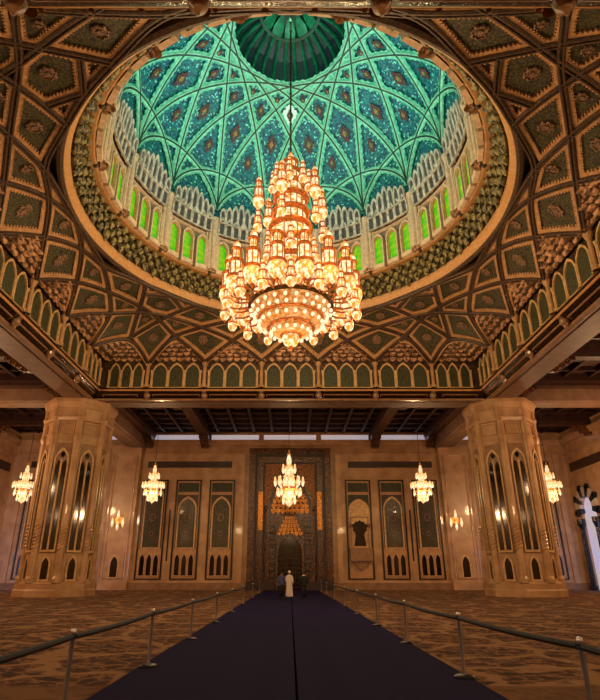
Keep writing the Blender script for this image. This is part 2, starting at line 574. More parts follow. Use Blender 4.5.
for nm, sx in (('baseboard_left', -1), ('baseboard_right', 1)):
    mb = MB()
    xs = sorted((sx * WX, sx * (WX - 0.25)))
    mb.box(xs[0], xs[1], -10, WB if sx < 0 else AY0 - 0.9, 0, 0.7)
    tag(mb.build(nm, M['marble_dark']), kind='structure')

FRB = lambda x, z=0.0, y=WB: ((x, y, z), (1, 0, 0), (0, 0, 1), (0, -1, 0))


def rect(x0, x1, z0, z1):
    return [(x0, z0), (x0, z1), (x1, z1), (x1, z0)]


def tall_window(name, x, plain_top=False, mihrab=False):
    """tall ornamental glazed panel set in the back wall"""
    z0, z1 = 1.08, E0 + 10.4
    r = empty(name, (x, WB, 0)); tag(r, kind='structure')
    fr = ((0, 0, 0), (1, 0, 0), (0, 0, 1), (0, -1, 0))
    hw = 1.5
    m = MB(); m.frame_strip(rect(-hw, hw, z0, z1), rect(-hw + .17, hw - .17, z0 + .1, z1 - .15), fr, 0, 0.14)
    m.build('outer_frame', M['black_frame'], r)
    m = MB().extr(rect(-hw + .1, hw - .1, z0 + .1, z1 - .1), fr, 0.0, 0.03)
    m.build('backing', M['stone_dim'], r)
    iw = hw - .3
    zt = z1 - 0.35
    zb = 4.35 if not mihrab else 1.3
    if not plain_top:
        m = MB(); m.extr(rect(-iw, iw, zt - 1.05, zt), fr, 0.03, 0.06); m.build('transom_panel', M['green_panel'], r)
        zt2 = zt - 1.4
    else:
        zt2 = zt
    if mihrab:
        m = MB().extr(rect(-iw, iw, 6.4 + .6, zt2), fr, 0.03, 0.06); m.build('spandrel', M['green_panel'], r)
        m = MB().extr(arch(iw - .02, 6.6, zt2 - 1.7, zt2 - .45), fr, 0.06, 0.2); m.build('hood', M['ivory'], r)
        m = MB().extr(rect(-iw, iw, 1.2, 7.0), fr, 0.03, 0.2); m.build('lower_slab', M['stone_dim'], r)
        # lobed niche opening
        pts = []
        for k in range(0, 44):
            a = -0.30 * pi + (1.6 * pi) * k / 43
            rr = 0.72 + 0.13 * abs(sin(a * 5.0))
            pts.append((-rr * cos(a), 6.55 + rr * sin(a)))
        pts = [(-.68, 4.6)] + [p for p in pts] + [(.68, 4.6)]
        m = MB().frame_strip(rect(-1.05, 1.05, 4.3, 7.8), rect(-.93, .93, 4.4, 7.68), fr, 0.2, 0.3); m.build('niche_frame', M['marble_dark'], r)
        m = MB().extr(pts, fr, 0.2, 0.225); m.build('niche_opening', M['black_glass'], r)
        m = MB(); m.box(-1.25, 1.25, -0.95, -0.2, 3.0, 4.3); m.box(-1.32, 1.32, -1.0, -0.2, 4.18, 4.32); m.box(-1.0, 1.0, -0.7, -0.2, 2.8, 3.0)
        m.build('balcony', M['marble_dark'], r)
        m = MB().extr([(-.8, 2.8), (-.45, 2.35), (0, 2.0), (.45, 2.35), (.8, 2.8)], fr, 0.2, 0.6); m.build('corbel', M['marble_dark'], r)
        return r
    m = MB().extr(rect(-iw, iw, zb, zt2), fr, 0.03, 0.06); m.build('spandrel', M['inscription'], r)
    ao = arch(iw - .1, zb, zt2 - 1.6, zt2 - .15); ai = arch(iw - .26, zb + .1, zt2 - 1.7, zt2 - .42)
    m = MB().frame_strip(ao, ai, fr, 0.05, 0.14); m.build('arch_moulding', M['ivory'], r)
    m = MB().extr(ai, fr, 0.06, 0.08); m.build('pane', M['window_glass'], r)
    m = MB()
    for cz, rr in ((zb + 3.4, .42), (zb + 1.6, .26)):
        m.frame_strip([(rr * sin(k * pi / 6) * (1 if k % 2 else .75), cz + 1.25 * rr * cos(k * pi / 6) * (1 if k % 2 else .75)) for k in range(12)],
                      [(.6 * rr * sin(k * pi / 6), cz + .75 * rr * cos(k * pi / 6)) for k in range(12)], fr, 0.08, 0.11)
    m.build('rosette', M['medallion'], r)
    for dx in (-.78, 0, .78):
        ao = arch(.34, z0 + .35, z0 + 1.9, z0 + 2.75)
        m = MB().extr(ao, fr, 0.03, 0.05); b_ = m.build('small_lancet', M['black_glass'], r)
        m = MB().frame_strip(arch(.37, z0 + .28, z0 + 1.95, z0 + 2.9), arch(.26, z0 + .42, z0 + 1.88, z0 + 2.62), fr, 0.03, 0.1)
        for p in range(len(m.v)): m.v[p] = (m.v[p][0] + dx, m.v[p][1], m.v[p][2])
        b_.location.x = dx
        q = m.build('lancet_frame', M['stone_dim'], b_); q.location.x = -dx
    return r


M['window_glass'] = ornate('window_glass', hx(18, 19, 12), hx(50, 56, 30), hx(150, 92, 52), 2.6, rough=0.3)
for _n in ('window_glass', 'black_glass'):
    _b = M[_n].node_tree.nodes['Principled BSDF']; _b.inputs['Coat Weight'].default_value = 0.6; _b.inputs['Coat Roughness'].default_value = 0.05
k = 1
for x, kw in ((-15.9, dict(plain_top=True)), (-11.95, {}), (-8.0, {}), (8.0, dict(mihrab=True)), (11.95, {}), (15.9, dict(plain_top=True)), (-29.6, dict(plain_top=True)), (29.6, dict(plain_top=True)), (-25.3, dict(plain_top=True)), (25.3, dict(plain_top=True))):
    tall_window('window_%d' % k, x, **kw); k += 1
# thin slit between two panels and inscription bands
for sx in (-1, 1):
    m = MB().extr(rect(-5.05, 5.05, E0 + 11.85, E0 + 12.6), FRB(sx * 12.0), 0, 0.06)
    tag(m.build('inscription_band', M['inscription']), kind='structure', cat='inscription', label='dark inscription band over the three tall panels %s of the portal' % ('left' if sx < 0 else 'right'))
    m = MB().extr(rect(-3.6, 3.6, E0 + 11.85, E0 + 12.6), FRB(sx * 27.5), 0, 0.06)
    tag(m.build('inscription_band', M['inscription']), kind='structure', cat='inscription', label='short dark inscription band in the far %s corner bay' % ('left' if sx < 0 else 'right'))
    m = MB().extr(rect(-.09, .09, 3.0, 8.6), FRB(sx * 13.95), 0, 0.05)
    tag(m.build('slit_panel', M['black_frame']), kind='structure', cat='panel', label='narrow dark slit between the tall panels on the %s' % ('left' if sx < 0 else 'right'))

# pilasters on the back wall, each with a small lancet niche
for sx in (-1, 1):
    xc = sx * 19.6
    pr = empty('pilaster', (xc, WB, 0)); tag(pr, 'wide marble pilaster on the back wall, %s of the portal' % ('left' if sx < 0 else 'right'), 'pilaster', kind='structure')
    m = MB()
    m.box(-1.5, 1.5, -0.5, 0, 0, E0 + 14.5)
    m.box(-1.62, 1.62, -0.62, 0, 0, 1.0)
    m.box(-1.1, 1.1, -0.62, -0.5, 1.2, 3.7)
    for dx in (-1.62, -1.22, 1.22, 1.62):
        m.lathe([(.11, 1.0), (.11, E0 + 12.6), (.2, E0 + 13.0), (.2, E0 + 13.2)], 10, (dx, -.52, 0))
    m.box(-1.8, 1.8, -0.75, 0, E0 + 13.2, E0 + 14.5)
    m.build('shaft', M['marble'], pr)
    fr = ((0, -.62, 0), (1, 0, 0), (0, 0, 1), (0, -1, 0))
    m = MB().extr(arch(.42, 1.3, 2.6, 3.5), fr, 0, 0.03); m.build('niche', M['black_glass'], pr)
    m = MB().frame_strip(arch(.52, 1.2, 2.65, 3.68), arch(.40, 1.32, 2.6, 3.48), fr, 0, 0.08); m.build('niche_frame', M['ivory'], pr)
# blank vertical mouldings
tr = 10
for x in (-22.3, 22.3, -5.7, 5.7, -31.9, 31.9):
    m = MB(); m.box(x - .3, x + .3, WB - 0.25, WB, 0.7, E0 + 13.4)
    tag(m.build('trim_%d' % tr, M['marble']), kind='structure'); tr += 1

# ------------------------------------------------------------------ portal
door = empty('door_1', (0, WB, 0)); tag(door, kind='structure')
fr = ((0, 0, 0), (1, 0, 0), (0, 0, 1), (0, -1, 0))
H = E0 + 14.1
HW = 4.85


def U(hw, h, t):   # inverted-U frame outline
    return [(-hw, 0), (-hw, h), (hw, h), (hw, 0), (hw - t, 0), (hw - t, h - t), (-hw + t, h - t), (-hw + t, 0)]


MB().extr(U(HW, H, .75), fr, 0, .55).build('outer_frame', M['carved_wood'], door)
MB().extr(U(HW - .75, H - .75, .22), fr, 0, .75).build('gilt_moulding', M['dark_wood'], door)
MB().extr(U(HW - .97, H - .97, .75), fr, 0, .45).build('inner_frame', M['carved_wood'], door)
MB().extr(U(HW - 1.72, H - 1.72, .15), fr, 0, .6).build('inner_moulding', M['dark_wood'], door)
hw = HW - 1.87; ht = H - 1.87
MB().extr(rect(-hw, hw, 0, ht), fr, 0, .05).build('back_panel', M['carved_wood'], door)
# big pointed arch with gilt spandrels
oa = arch(hw - .35, 0, 9.0, 12.4, 12)
m = MB()
left = [(-hw, 8.4), (-hw, ht), (0, ht)] + [p for p in reversed(oa[1:13 + 1]) if p[0] <= 0]
left = [(-hw, 9.0), (-hw, ht), (0, ht), (0, 12.4)] + list(reversed(oa[1:14]))[1:]
m.extr(left, fr, .05, .4)
m.extr([(-a, b) for a, b in left][::-1], fr, .05, .4)
m.build('spandrel', M['gilt_dim'], door)
m = MB().frame_strip(oa, arch(hw - .6, 0, 8.9, 12.05, 12), fr, .05, .5); m.build('arch_moulding', M['carved_wood'], door)
# muqarnas hood: tiers of little gilt cells stepping in
m = MB()
for row in range(7):
    z = 8.2 + row * .55
    w_ = (hw - .75) * (1 - (row / 7.2) ** 1.8)
    n_ = max(1, int(w_ * 2 / .5))
    for i in range(n_):
        cx_ = -w_ + (i + .5) * 2 * w_ / n_
        s_ = w_ / n_ * .92
        m.extr([(cx_ - s_, z + .5), (cx_ + s_, z + .5), (cx_ + s_, z + .2), (cx_, z - .1), (cx_ - s_, z + .2)], fr, .05, .15 + .1 * ((row + i) % 2) + .04 * row)
m.build('muqarnas_hood', M['gilt'], door)
# tall side strips, gold put in for the chandelier's reflection, and jamb columns
for sx in (-1, 1):
    m = MB().extr(rect(sx * 3.35 - .33, sx * 3.35 + .33, 6.3, 10.6), fr, .45, .5); m.build('reflection_panel', M['gilt'], door)
    m = MB().lathe([(.16, 0), (.16, .5), (.1, .6), (.1, 8.3), (.17, 8.6), (.17, 8.9)], 10, (sx * (hw - .25), -.45, 0)); m.build('jamb_column', M['carved_wood'], door)
    m = MB()
    for z in (1.2, 3.2, 5.2):
        m.frame_strip(rect(sx * 2.05 - .42, sx * 2.05 + .42, z, z + 1.6), rect(sx * 2.05 - .3, sx * 2.05 + .3, z + .12, z + 1.48), fr, .05, .2)
    m.build('side_panel', M['dark_wood'], door)
    m = MB()
    for z in (2.0, 6.0):
        m.lathe([(0, 0), (.3, 0), (.34, .06), (.3, .12), (0, .12)], 12, (sx * 2.05, -.22, z))
    m.build('boss', M['medallion'], door)
# gold cells over the door leaf, shaped as the chandelier's reflection
m = MB()
for row in range(5):
    z = 5.75 + row * .42
    w_ = 1.5 - row * .22
    n_ = 6
    for i in range(n_):
        cx_ = -w_ + (i + .5) * 2 * w_ / n_; s_ = w_ / n_ * .85
        m.extr([(cx_ - s_, z + .4), (cx_ + s_, z + .4), (cx_ + s_, z + .15), (cx_, z - .05), (cx_ - s_, z + .15)], fr, .05, .25 + .06 * row)
m.build('reflection_cells', M['gilt'], door)
m = MB().frame_strip(arch(1.6, 0, 4.0, 6.0, 10), arch(1.35, 0, 3.9, 5.65, 10), fr, .05, .42); m.build('door_arch', M['carved_wood'], door)
for sx in (-1, 1):
    pts = [p for p in arch(1.35, 0.05, 3.9, 5.65, 10) if p[0] <= 0.001]
    pts = [p for p in pts] + [(0, 0.05)]
    if sx > 0: pts = [(-a, b) for a, b in pts][::-1]
    leaf = MB().extr(pts, fr, .05, .12).build('door_leaf', M['black_glass'], door)
    m = MB()
    for i in range(1, 4):
        m.extr(rect(sx * i * .33 - .03, sx * i * .33 + .03, .1, 4.2), fr, .12, .17)
    for j in range(9):
        a, b = sorted((0, sx * 1.3)); m.extr(rect(a, b, .25 + j * .5, .31 + j * .5), fr, .12, .16)
    m.build('door_lattice', M['dark_wood'], leaf)
for sx in (-1, 1):
    m = MB(); xs = sorted((sx * 1.75, sx * (HW)));
    m.box(xs[0], xs[1], -.62, -.1, 0, .9)
    m.build('plinth', M['dark_wood'], door)

# ------------------------------------------------------------------ striped arch on the right wall
ar = empty('striped_arch', (WX, (AY0 + AY1) / 2, 0)); tag(ar, 'arch with black and white striped voussoirs in the right wall by the corner', 'arch', kind='structure')
fr2 = ((0, 0, 0), (0, 1, 0), (0, 0, 1), (-1, 0, 0))
zs = E0 + 6.1
for col_, pick in (('black_stone', 0), ('white_stone', 1)):
    m = MB()
    nv = 11
    for i in range(nv):
        if i % 2 != pick: continue
        a0_ = -.12 * pi + (1.24 * pi) * i / nv; a1_ = -.12 * pi + 1.24 * pi * (i + 1) / nv
        ri, ro = 1.25, 2.25 + (.12 if pick == 0 else 0)
        pts = [(-ri * cos(a0_), zs + .8 + ri * sin(a0_)), (-ri * cos(a1_), zs + .8 + ri * sin(a1_)), (-ro * cos(a1_), zs + .8 + ro * sin(a1_)), (-ro * cos(a0_), zs + .8 + ro * sin(a0_))]
        m.extr(pts, fr2, -.35, .25)
        if pick == 0:
            am_ = (a0_ + a1_) / 2; c0, c1 = -ro * cos(am_), zs + .8 + ro * sin(am_)
            m.extr([(c0 + .3 * sin(q * pi / 6), c1 + .3 * cos(q * pi / 6)) for q in range(12)], fr2, -.3, .25)
    m.build('dark_voussoirs' if pick == 0 else 'pale_voussoirs', M[col_], ar)
for s in (-1, 1):
    m = MB().lathe([(.42, 0), (.42, .4), (.3, .55), (.27, 6.3), (.42, 6.8), (.46, 6.9), (.46, 7.4)], 16, (-.2, s * 1.6, 0)); m.build('jamb_column', M['black_stone'], ar, smooth=False)
m = MB().box(.28, .33, -1.5, 1.5, 0, 9.9); m.build('pane', M['daylit_glass'], ar)
m = MB()
for s in (-1, 1): m.extr([(s * 1.5, zs), (s * 1.5, 9.9), (0, 9.9), (0, zs + 2.3), (s * .7, zs + 2.0), (s * 1.25, zs + 1.1)], fr2, -.3, -.02)
m.build('spandrel', M['marble'], ar)

# clerestory strips over the back wall cornice
wk = 30
for x0, x1 in ((-16.6, -10.9), (-9.6, -3.8), (-3.2, 3.2), (3.8, 9.6), (10.9, 16.6), (-30, -20.5), (20.5, 30)):
    m = MB().box(x0, x1, WB - .06, WB - .01, E0 + 15.25, E0 + 15.85)
    q = empty('window_%d' % wk, (0, 0, 0)); tag(q, kind='structure'); wk += 1
    m.build('pane', M['clerestory_glass'], q)
    m = MB().frame_strip(rect(x0 - .1, x1 + .1, E0 + 15.18, E0 + 15.95), rect(x0, x1, E0 + 15.25, E0 + 15.85), ((0, WB, 0), (1, 0, 0), (0, 0, 1), (0, -1, 0)), 0, .12)
    m.build('frame', M['marble'], q)

# ------------------------------------------------------------------ marble beams between the piers
ZB = E0 + 14.2
B0, B1 = 17.5, 19.6
tr = 40
for s in (-1, 1):
    y0, y1 = sorted((YC + s * B0, YC + s * B1))
    m = MB(); m.box(-WX, WX, y0, y1, ZB, E0 + 17.0)
    m.box(-WX, WX, y0 + .35, y1 - .35, ZB - .06, ZB)
    tag(m.build('trim_%d' % tr, M['beam_stone']), kind='structure'); tr += 1
    x0, x1 = sorted((s * B0, s * B1))
    for ya, yb in ((-10, YC - B1), (YC - B0, YC + B0), (YC + B1, WB)):
        m = MB(); m.box(x0, x1, ya, yb, ZB, E0 + 17.0)
        m.box(x0 + .35, x1 - .35, ya, yb, ZB - .06, ZB)
        tag(m.build('trim_%d' % tr, M['beam_stone']), kind='structure'); tr += 1

# aisle ceiling with timber coffers
ZA = E0 + 16.6
m = MB()
m.box(-WX, WX, YC + B1 - .1, WB, ZA, ZA + .3)
m.box(-WX, WX, -10, YC - B1 + .1, ZA, ZA + .3)
m.box(-WX, -B1 + .1, YC - B1, YC + B1, ZA, ZA + .3)
m.box(B1 - .1, WX, YC - B1, YC + B1, ZA, ZA + .3)
cl = m.build('ceiling', M['red_wood']); tag(cl, kind='structure')


def timber(x0, x1, y0, y1, nx, ny, label):
    """one coffered timber bay: rails in two directions"""
    r = empty('timber_coffering', ((x0 + x1) / 2, (y0 + y1) / 2, ZA)); tag(r, label, 'timber ceiling', kind='structure')
    hx_, hy_ = (x1 - x0) / 2, (y1 - y0) / 2
    m = MB()
    for i in range(nx + 1):
        x = -hx_ + 2 * hx_ * i / nx
        m.box(x - .14, x + .14, -hy_, hy_, -.5, 0)
    for j in range(ny + 1):
        y = -hy_ + 2 * hy_ * j / ny
        m.box(-hx_, hx_, y - .14, y + .14, -.42, 0)
    m.build('coffer_rails', M['dark_wood'], r)
    m = MB()
    for i in range(nx):
        for j in range(ny):
            xa = -hx_ + 2 * hx_ * (i + .5) / nx; yb = -hy_ + 2 * hy_ * (j + .5) / ny
            m.box(xa - hx_ / nx * .55, xa + hx_ / nx * .55, yb - hy_ / ny * .55, yb + hy_ / ny * .55, -.16, 0)
    m.build('coffer_panels', M['red_wood'], r)
    return r


timber(-B0, B0, YC + B1, WB, 16, 8, 'timber ceiling bay in front of the portal wall')
timber(-WX, -B1, YC + B1, WB, 6, 8, 'timber ceiling bay in the far left corner')
timber(B1, WX, YC + B1, WB, 6, 8, 'timber ceiling bay in the far right corner')
timber(-WX, -B1, YC - B0, YC + B0, 6, 16, 'timber ceiling bay over the left aisle')
timber(B1, WX, YC - B0, YC + B0, 6, 16, 'timber ceiling bay over the right aisle')
timber(-B0, B0, -10, YC - B1, 16, 8, 'timber ceiling bay over the entrance side')


def wood_beam(p, q, label, wid=.55, zb=E0 + 15.3):
    """heavy painted timber beam with carved brackets at its ends"""
    p = Vector(p); q = Vector(q)
    d = (q - p); L = d.length; d.normalize(); s = Vector((-d.y, d.x, 0))
    r = empty('wooden_beam', (p.x, p.y, 0), atan2(d.y, d.x)); tag(r, label, 'beam', kind='structure')
    m = MB().box(0, L, -wid, wid, zb, ZA); m.box(0, L, -wid - .12, wid + .12, zb + .35, zb + .5)
    m.build('beam_body', M['red_wood'], r)
    for e in (0, 1):
        x = .0 if e == 0 else L; sg = 1 if e == 0 else -1
        m = MB()
        for i in range(4):
            xa, xb = sorted((x, x + sg * (2.0 - i * .45)))
            m.box(xa, xb, -wid + .04 * i, wid - .04 * i, zb - .28 * (i + 1), zb - .28 * i)
        m.build('bracket', M['carved_wood'], r)
    return r


for x in (-10.3, 10.3):
    wood_beam((x, YC + B1, 0), (x, WB, 0), 'dark timber beam running to the back wall on the %s of the portal' % ('left' if x < 0 else 'right'))
for x in (-16.9, 16.9):
    wood_beam((x, YC + B1, 0), (x, WB, 0), 'timber edge beam beside the %s marble beam, running to the back wall' % ('left' if x < 0 else 'right'), .4)
for sx in (-1, 1):
    sd = 'left' if sx < 0 else 'right'
    for y in (17.0, 27.0, 37.0, 43.6):
        wood_beam((sx * B1, y, 0), (sx * WX, y, 0), 'timber cross beam over the %s aisle' % sd, .4)
    for y in (49.0, 56.5):
        wood_beam((sx * B1, y, 0), (sx * WX, y, 0), 'timber cross beam in the far %s corner bay' % sd, .4)

# ------------------------------------------------------------------ entablature of the square
EN = empty('entablature', (0, YC, 0)); tag(EN, 'dark square entablature carrying the vault over the hall', 'entablature', kind='structure')


def square_sweep(prof, name, material, parent=EN):
    """profile of (w, z) carried round the square"""
    m = MB(); vs = []; q = len(prof)
    for sx, sy in ((-1, -1), (1, -1), (1, 1), (-1, 1)):
        for w, z in prof: vs.append((sx * w, sy * w, z))
    fs = []
    for i in range(4):
        i2 = (i + 1) % 4
        for j in range(q):
            j2 = (j + 1) % q
            fs.append((i * q + j, i2 * q + j, i2 * q + j2, i * q + j2))
    m.add(vs, fs)
    return m.build(name, material, parent)


square_sweep([(HS + .02, E0 + 15.05), (HS + .02, E0 + 14.9), (HS + .1, E0 + 14.82), (HS + 1.0, E0 + 14.82), (HS + 1.0, E0 + 15.05)], 'top_moulding', M['stone_warm'])
square_sweep([(HS + .1, E0 + 14.82), (HS + .2, E0 + 14.72), (B0, E0 + 14.3), (B0 + .2, E0 + 14.3), (B0 + .2, E0 + 14.82)], 'dark_panels', M['cornice_panel'])
square_sweep([(B0 - .25, E0 + 14.32), (B0 - .2, E0 + 14.18), (B0 + .02, E0 + 14.15), (B0 + .02, E0 + 14.4)], 'lower_moulding', M['marble_dark'])
square_sweep([(HS + 1.0, E0 + 14.9), (HS + 1.0, E0 + 20.6), (HS + 1.4, E0 + 20.6), (HS + 1.4, E0 + 14.9)], 'backing_wall', M['dark_wood'])

SIDES = []   # (A along, N inward) for each wall of the square, local to the centre
for a in range(4):
    ang = a * pi / 2
    SIDES.append((Vector((cos(ang), sin(ang), 0)), Vector((-sin(ang), cos(ang), 0))))   # N points outwards for w
PU = (2.5, 7.5, 12.5)
# gold pendants under the piers
pm = MB().lathe([(0, -.75), (.07, -.7), (.1, -.55), (.26, -.4), (.3, -.2), (.22, -.05), (.34, 0), (.34, .1), (0, .1)], 14)
pm.mesh_ = pm.mesh('pendant_bracket', M['marble_dark'])
for A, N_ in SIDES:
    for u in (-12.5, -7.5, -2.5, 2.5, 7.5, 12.5):
        p = A * u + N_ * (HS + .42)
        o = bpy.data.objects.new('pendant_bracket', pm.mesh_); COL.objects.link(o); o.parent = EN
        o.location = (p.x, p.y, E0 + 14.75)
    m = MB()
    for u in (-14.9, -10, -5, 0, 5, 10, 14.9):
        hw_ = 2.05 if abs(u) < 12 else 1.5
        c = A * u + N_ * (HS + .75); c.z = E0 + 14.47
        sl = (N_ * .36 + Vector((0, 0, -.14)))
        up = Vector((N_.x * .02, N_.y * .02, -.03))
        for k2 in (-1, 1):
            m.obox(c + sl * k2 + up, A * hw_, sl * .07, up)
            m.obox(c + A * hw_ * k2 + up, A * .04, sl, up)
    m.build('panel_moulding', M['marble_dark'], EN)

# ------------------------------------------------------------------ blind arcades and lunettes over the entablature
VA = empty('ceiling_vault', (0, YC, 0)); tag(VA, 'star ribbed vault of dark ornate panels around the dome', 'vault', kind='structure')


def zs_(x, y):
    """height of the vault web above the eye"""
    r = hypot(x, y)
    m_ = (abs(x) ** 8 + abs(y) ** 8) ** .125
    mr = m_ * 12.95 / max(r, .01)
    s = (m_ - mr) / (16.4 - mr)
    s = max(0.0, min(1.0, s))
    return E0 + 20.2 - 2.8 * s ** 1.6


for A, N_ in SIDES:
    m = MB()
    a0v = A * -HS + N_ * (HS); a1v = A * HS + N_ * HS
    c = N_ * (HS + .12); c.z = E0 + 17.7
    m.obox(c, A * (HS + .2), N_ * .1, Vector((0, 0, 2.75)))
    wall_o = m.build('arcade_wall', M['lunette'], VA)
    for (ua, ub) in ((-16.25, -12.5), (-12.5, -7.5), (-7.5, -2.5), (-2.5, 2.5), (2.5, 7.5), (7.5, 12.5), (12.5, 16.25)):
        corner = abs(ua) > 16 or abs(ub) > 16
        w3 = (ub - ua - .7) / 3
        arc = empty('blind_arcade', ((A * ((ua + ub) / 2) + N_ * HS).x, (A * ((ua + ub) / 2) + N_ * HS).y, E0 + 15.05), 0, VA)
        for k in (-1, 0, 1):
            h_ = w3 / 2
            frm = (A * (k * w3), A, Vector((0, 0, 1)), -N_)
            m = MB().extr(arch(h_ - .12, .05, 1.3, 2.05, 6), frm, -.01, .03); pn = m.build('arch_panel', M['green_panel'], arc)
            m = MB().frame_strip(arch(h_ - .06, .0, 1.4, 2.36, 6), arch(h_ - .135, .06, 1.34, 2.17, 6), frm, .0, .12); m.build('arch_frame', M['ivory'], arc)
        m = MB()
        for k in (-1.5, -.5, .5, 1.5):
            p = A * (k * w3) - N_ * .12
            m.lathe([(.11, 0), (.11, .12), (.065, .2), (.06, 1.35), (.11, 1.5), (.11, 1.6)], 8, (p.x, p.y, 0))
        m.build('colonnettes', M['ivory'], arc)
    # piers between the bays
    for u in (-12.5, -7.5, -2.5, 2.5, 7.5, 12.5):
        p = A * u + N_ * (HS - .15)
        m = MB().lathe([(.24, 15.05), (.24, 15.3), (.15, 15.4), (.15, 17.0), (.26, 17.2), (.3, 17.4)], 10, (p.x, p.y, E0)); m.build('pier_shaft', M['stone_dim'], VA)


def mapper(k):
    """eight symmetries of the square"""
    sx = -1 if k & 1 else 1; sy = -1 if k & 2 else 1; sw = bool(k & 4)

    def f(p):
        u, w = p
        return (sy * w, sx * u) if sw else (sx * u, sy * w)
    return f


P1, P2, P3 = (2.5, 16.3), (7.5, 16.3), (12.5, 16.3)
T0, T1, T2, TD = (0, 14.9), (5, 14.8), (10, 13.95), (13.4, 13.4)
S1, S2 = (2.5, 13.6), (7.5, 13.4)
R0, R1 = (0, 13.1), (5, 13.0)
BD, DD = (11.15, 11.15), (9.25, 9.25)
n3, n5, n4, nX = (7.45, 10.75), (8.7, 11.19), (10.06, 11.82), (10.73, 12.145)
sw_ = lambda p: (p[1], p[0])
mu = lambda p: (-p[0], p[1])


def subd(pts, step=.7):
    out = []
    for a, b in zip(pts[:-1], pts[1:]):
        n = max(2, int(hypot(b[0] - a[0], b[1] - a[1]) / step))
        for i in range(n):
            t = i / n; out.append((a[0] + (b[0] - a[0]) * t, a[1] + (b[1] - a[1]) * t))
    out.append(pts[-1])
    return out


def smooth_path(pts, it=3):
    """soften kinks but keep the ends"""
    p = subd(pts, .6)
    for _ in range(it):
        q = [p[0]]
        for i in range(1, len(p) - 1):
            q.append(((p[i - 1][0] + 2 * p[i][0] + p[i + 1][0]) / 4, (p[i - 1][1] + 2 * p[i][1] + p[i + 1][1]) / 4))
        q.append(p[-1]); p = q
    return p


def down(p):
    """normal of the web, pointing into the hall"""
    x, y = p[0], p[1]
    e = .05
    gx = (zs_(x + e, y) - zs_(x - e, y)) / (2 * e); gy = (zs_(x, y + e) - zs_(x, y - e)) / (2 * e)
    g = hypot(gx, gy)
    if g > 1.6: gx *= 1.6 / g; gy *= 1.6 / g
    return (gx, gy, -1)


RIBPROF = [(-.17, -.25), (-.17, .12), (-.12, .20), (-.05, .20), (-.05, .12), (.05, .12), (.05, .20), (.12, .20), (.17, .12), (.17, -.25)]


def rib(pts, name='rib'):
    p = smooth_path(pts)
    path = [(x, y, zs_(x, y) - .05) for x, y in p]
    return MB().sweep(path, RIBPROF, down).build(name, M['rib'], VA)


def arch_border(pts, inward):
    """pale moulding on the lunette side of an arch"""
    p = smooth_path(pts)
    sc = [(x + inward[0] * .2, y + inward[1] * .2) for x, y in p]
    path = [(x, y, zs_(*q) - .12) for (x, y), q in zip(sc, p)]
    return MB().sweep(path, [(-.1, -.3), (-.1, .12), (.1, .12), (.1, -.3)], down).build('arch_border', M['band'], VA)


ribs_full = []
for k in range(8):
    f = mapper(k)
    rib([f(q) for q in (P2, T1, S1, R0)])
    rib([f(q) for q in (P1, T1, S2, n4, BD, sw_(nX), sw_(T2), sw_(P2))])
    rib([f(q) for q in (TD, nX, n4, n5, n3)], 'short_rib')
    rib([f(q) for q in (n5, DD)], 'short_rib')
for k in (0, 1, 2, 3):
    f = mapper(k)
    rib([f(q) for q in (mu(P1), T0, S1, R1, n3, DD, sw_(n3), sw_(R1), sw_(S1), sw_(T0), sw_(mu(P1)))])
    rib([f(q) for q in (P3, TD, sw_(P3))], 'squinch_arch')
for k in (0, 2, 4, 6):
    f = mapper(k)
    rib([f(q) for q in (P3, T2, S2, R1, R0, mu(R1), mu(S2), mu(T2), mu(P3))])


def offset_poly(poly, d):
    """inset of a convex polygon; None if it collapses"""
    n = len(poly)
    area = sum(poly[i][0] * poly[(i + 1) % n][1] - poly[(i + 1) % n][0] * poly[i][1] for i in range(n)) / 2
    if area < 0: poly = poly[::-1]
    L = []
    for i in range(n):
        a, b = poly[i], poly[(i + 1) % n]
        dx, dy = b[0] - a[0], b[1] - a[1]; l = hypot(dx, dy)
        nx, ny = -dy / l, dx / l
        L.append((a[0] + nx * d, a[1] + ny * d, dx / l, dy / l))
    out = []
    for i in range(n):
        x1, y1, dx1, dy1 = L[i - 1]; x2, y2, dx2, dy2 = L[i]
        den = dx1 * dy2 - dy1 * dx2
        if abs(den) < .02:
            out.append((x2, y2)); continue
        t = ((x2 - x1) * dy2 - (y2 - y1) * dx2) / den
        out.append((x1 + dx1 * t, y1 + dy1 * t))
    for i in range(n):
        a, b = out[i], out[(i + 1) % n]
        if (b[0] - a[0]) * L[i][2] + (b[1] - a[1]) * L[i][3] <= .02: return None
    return out


def densify(poly, step):
    out = []
    n = len(poly)
    for i in range(n):
        a, b = poly[i], poly[(i + 1) % n]
        m_ = max(1, int(round(hypot(b[0] - a[0], b[1] - a[1]) / step)))
        for j in range(m_):
            t = j / m_; out.append((a[0] + (b[0] - a[0]) * t, a[1] + (b[1] - a[1]) * t))
    return out


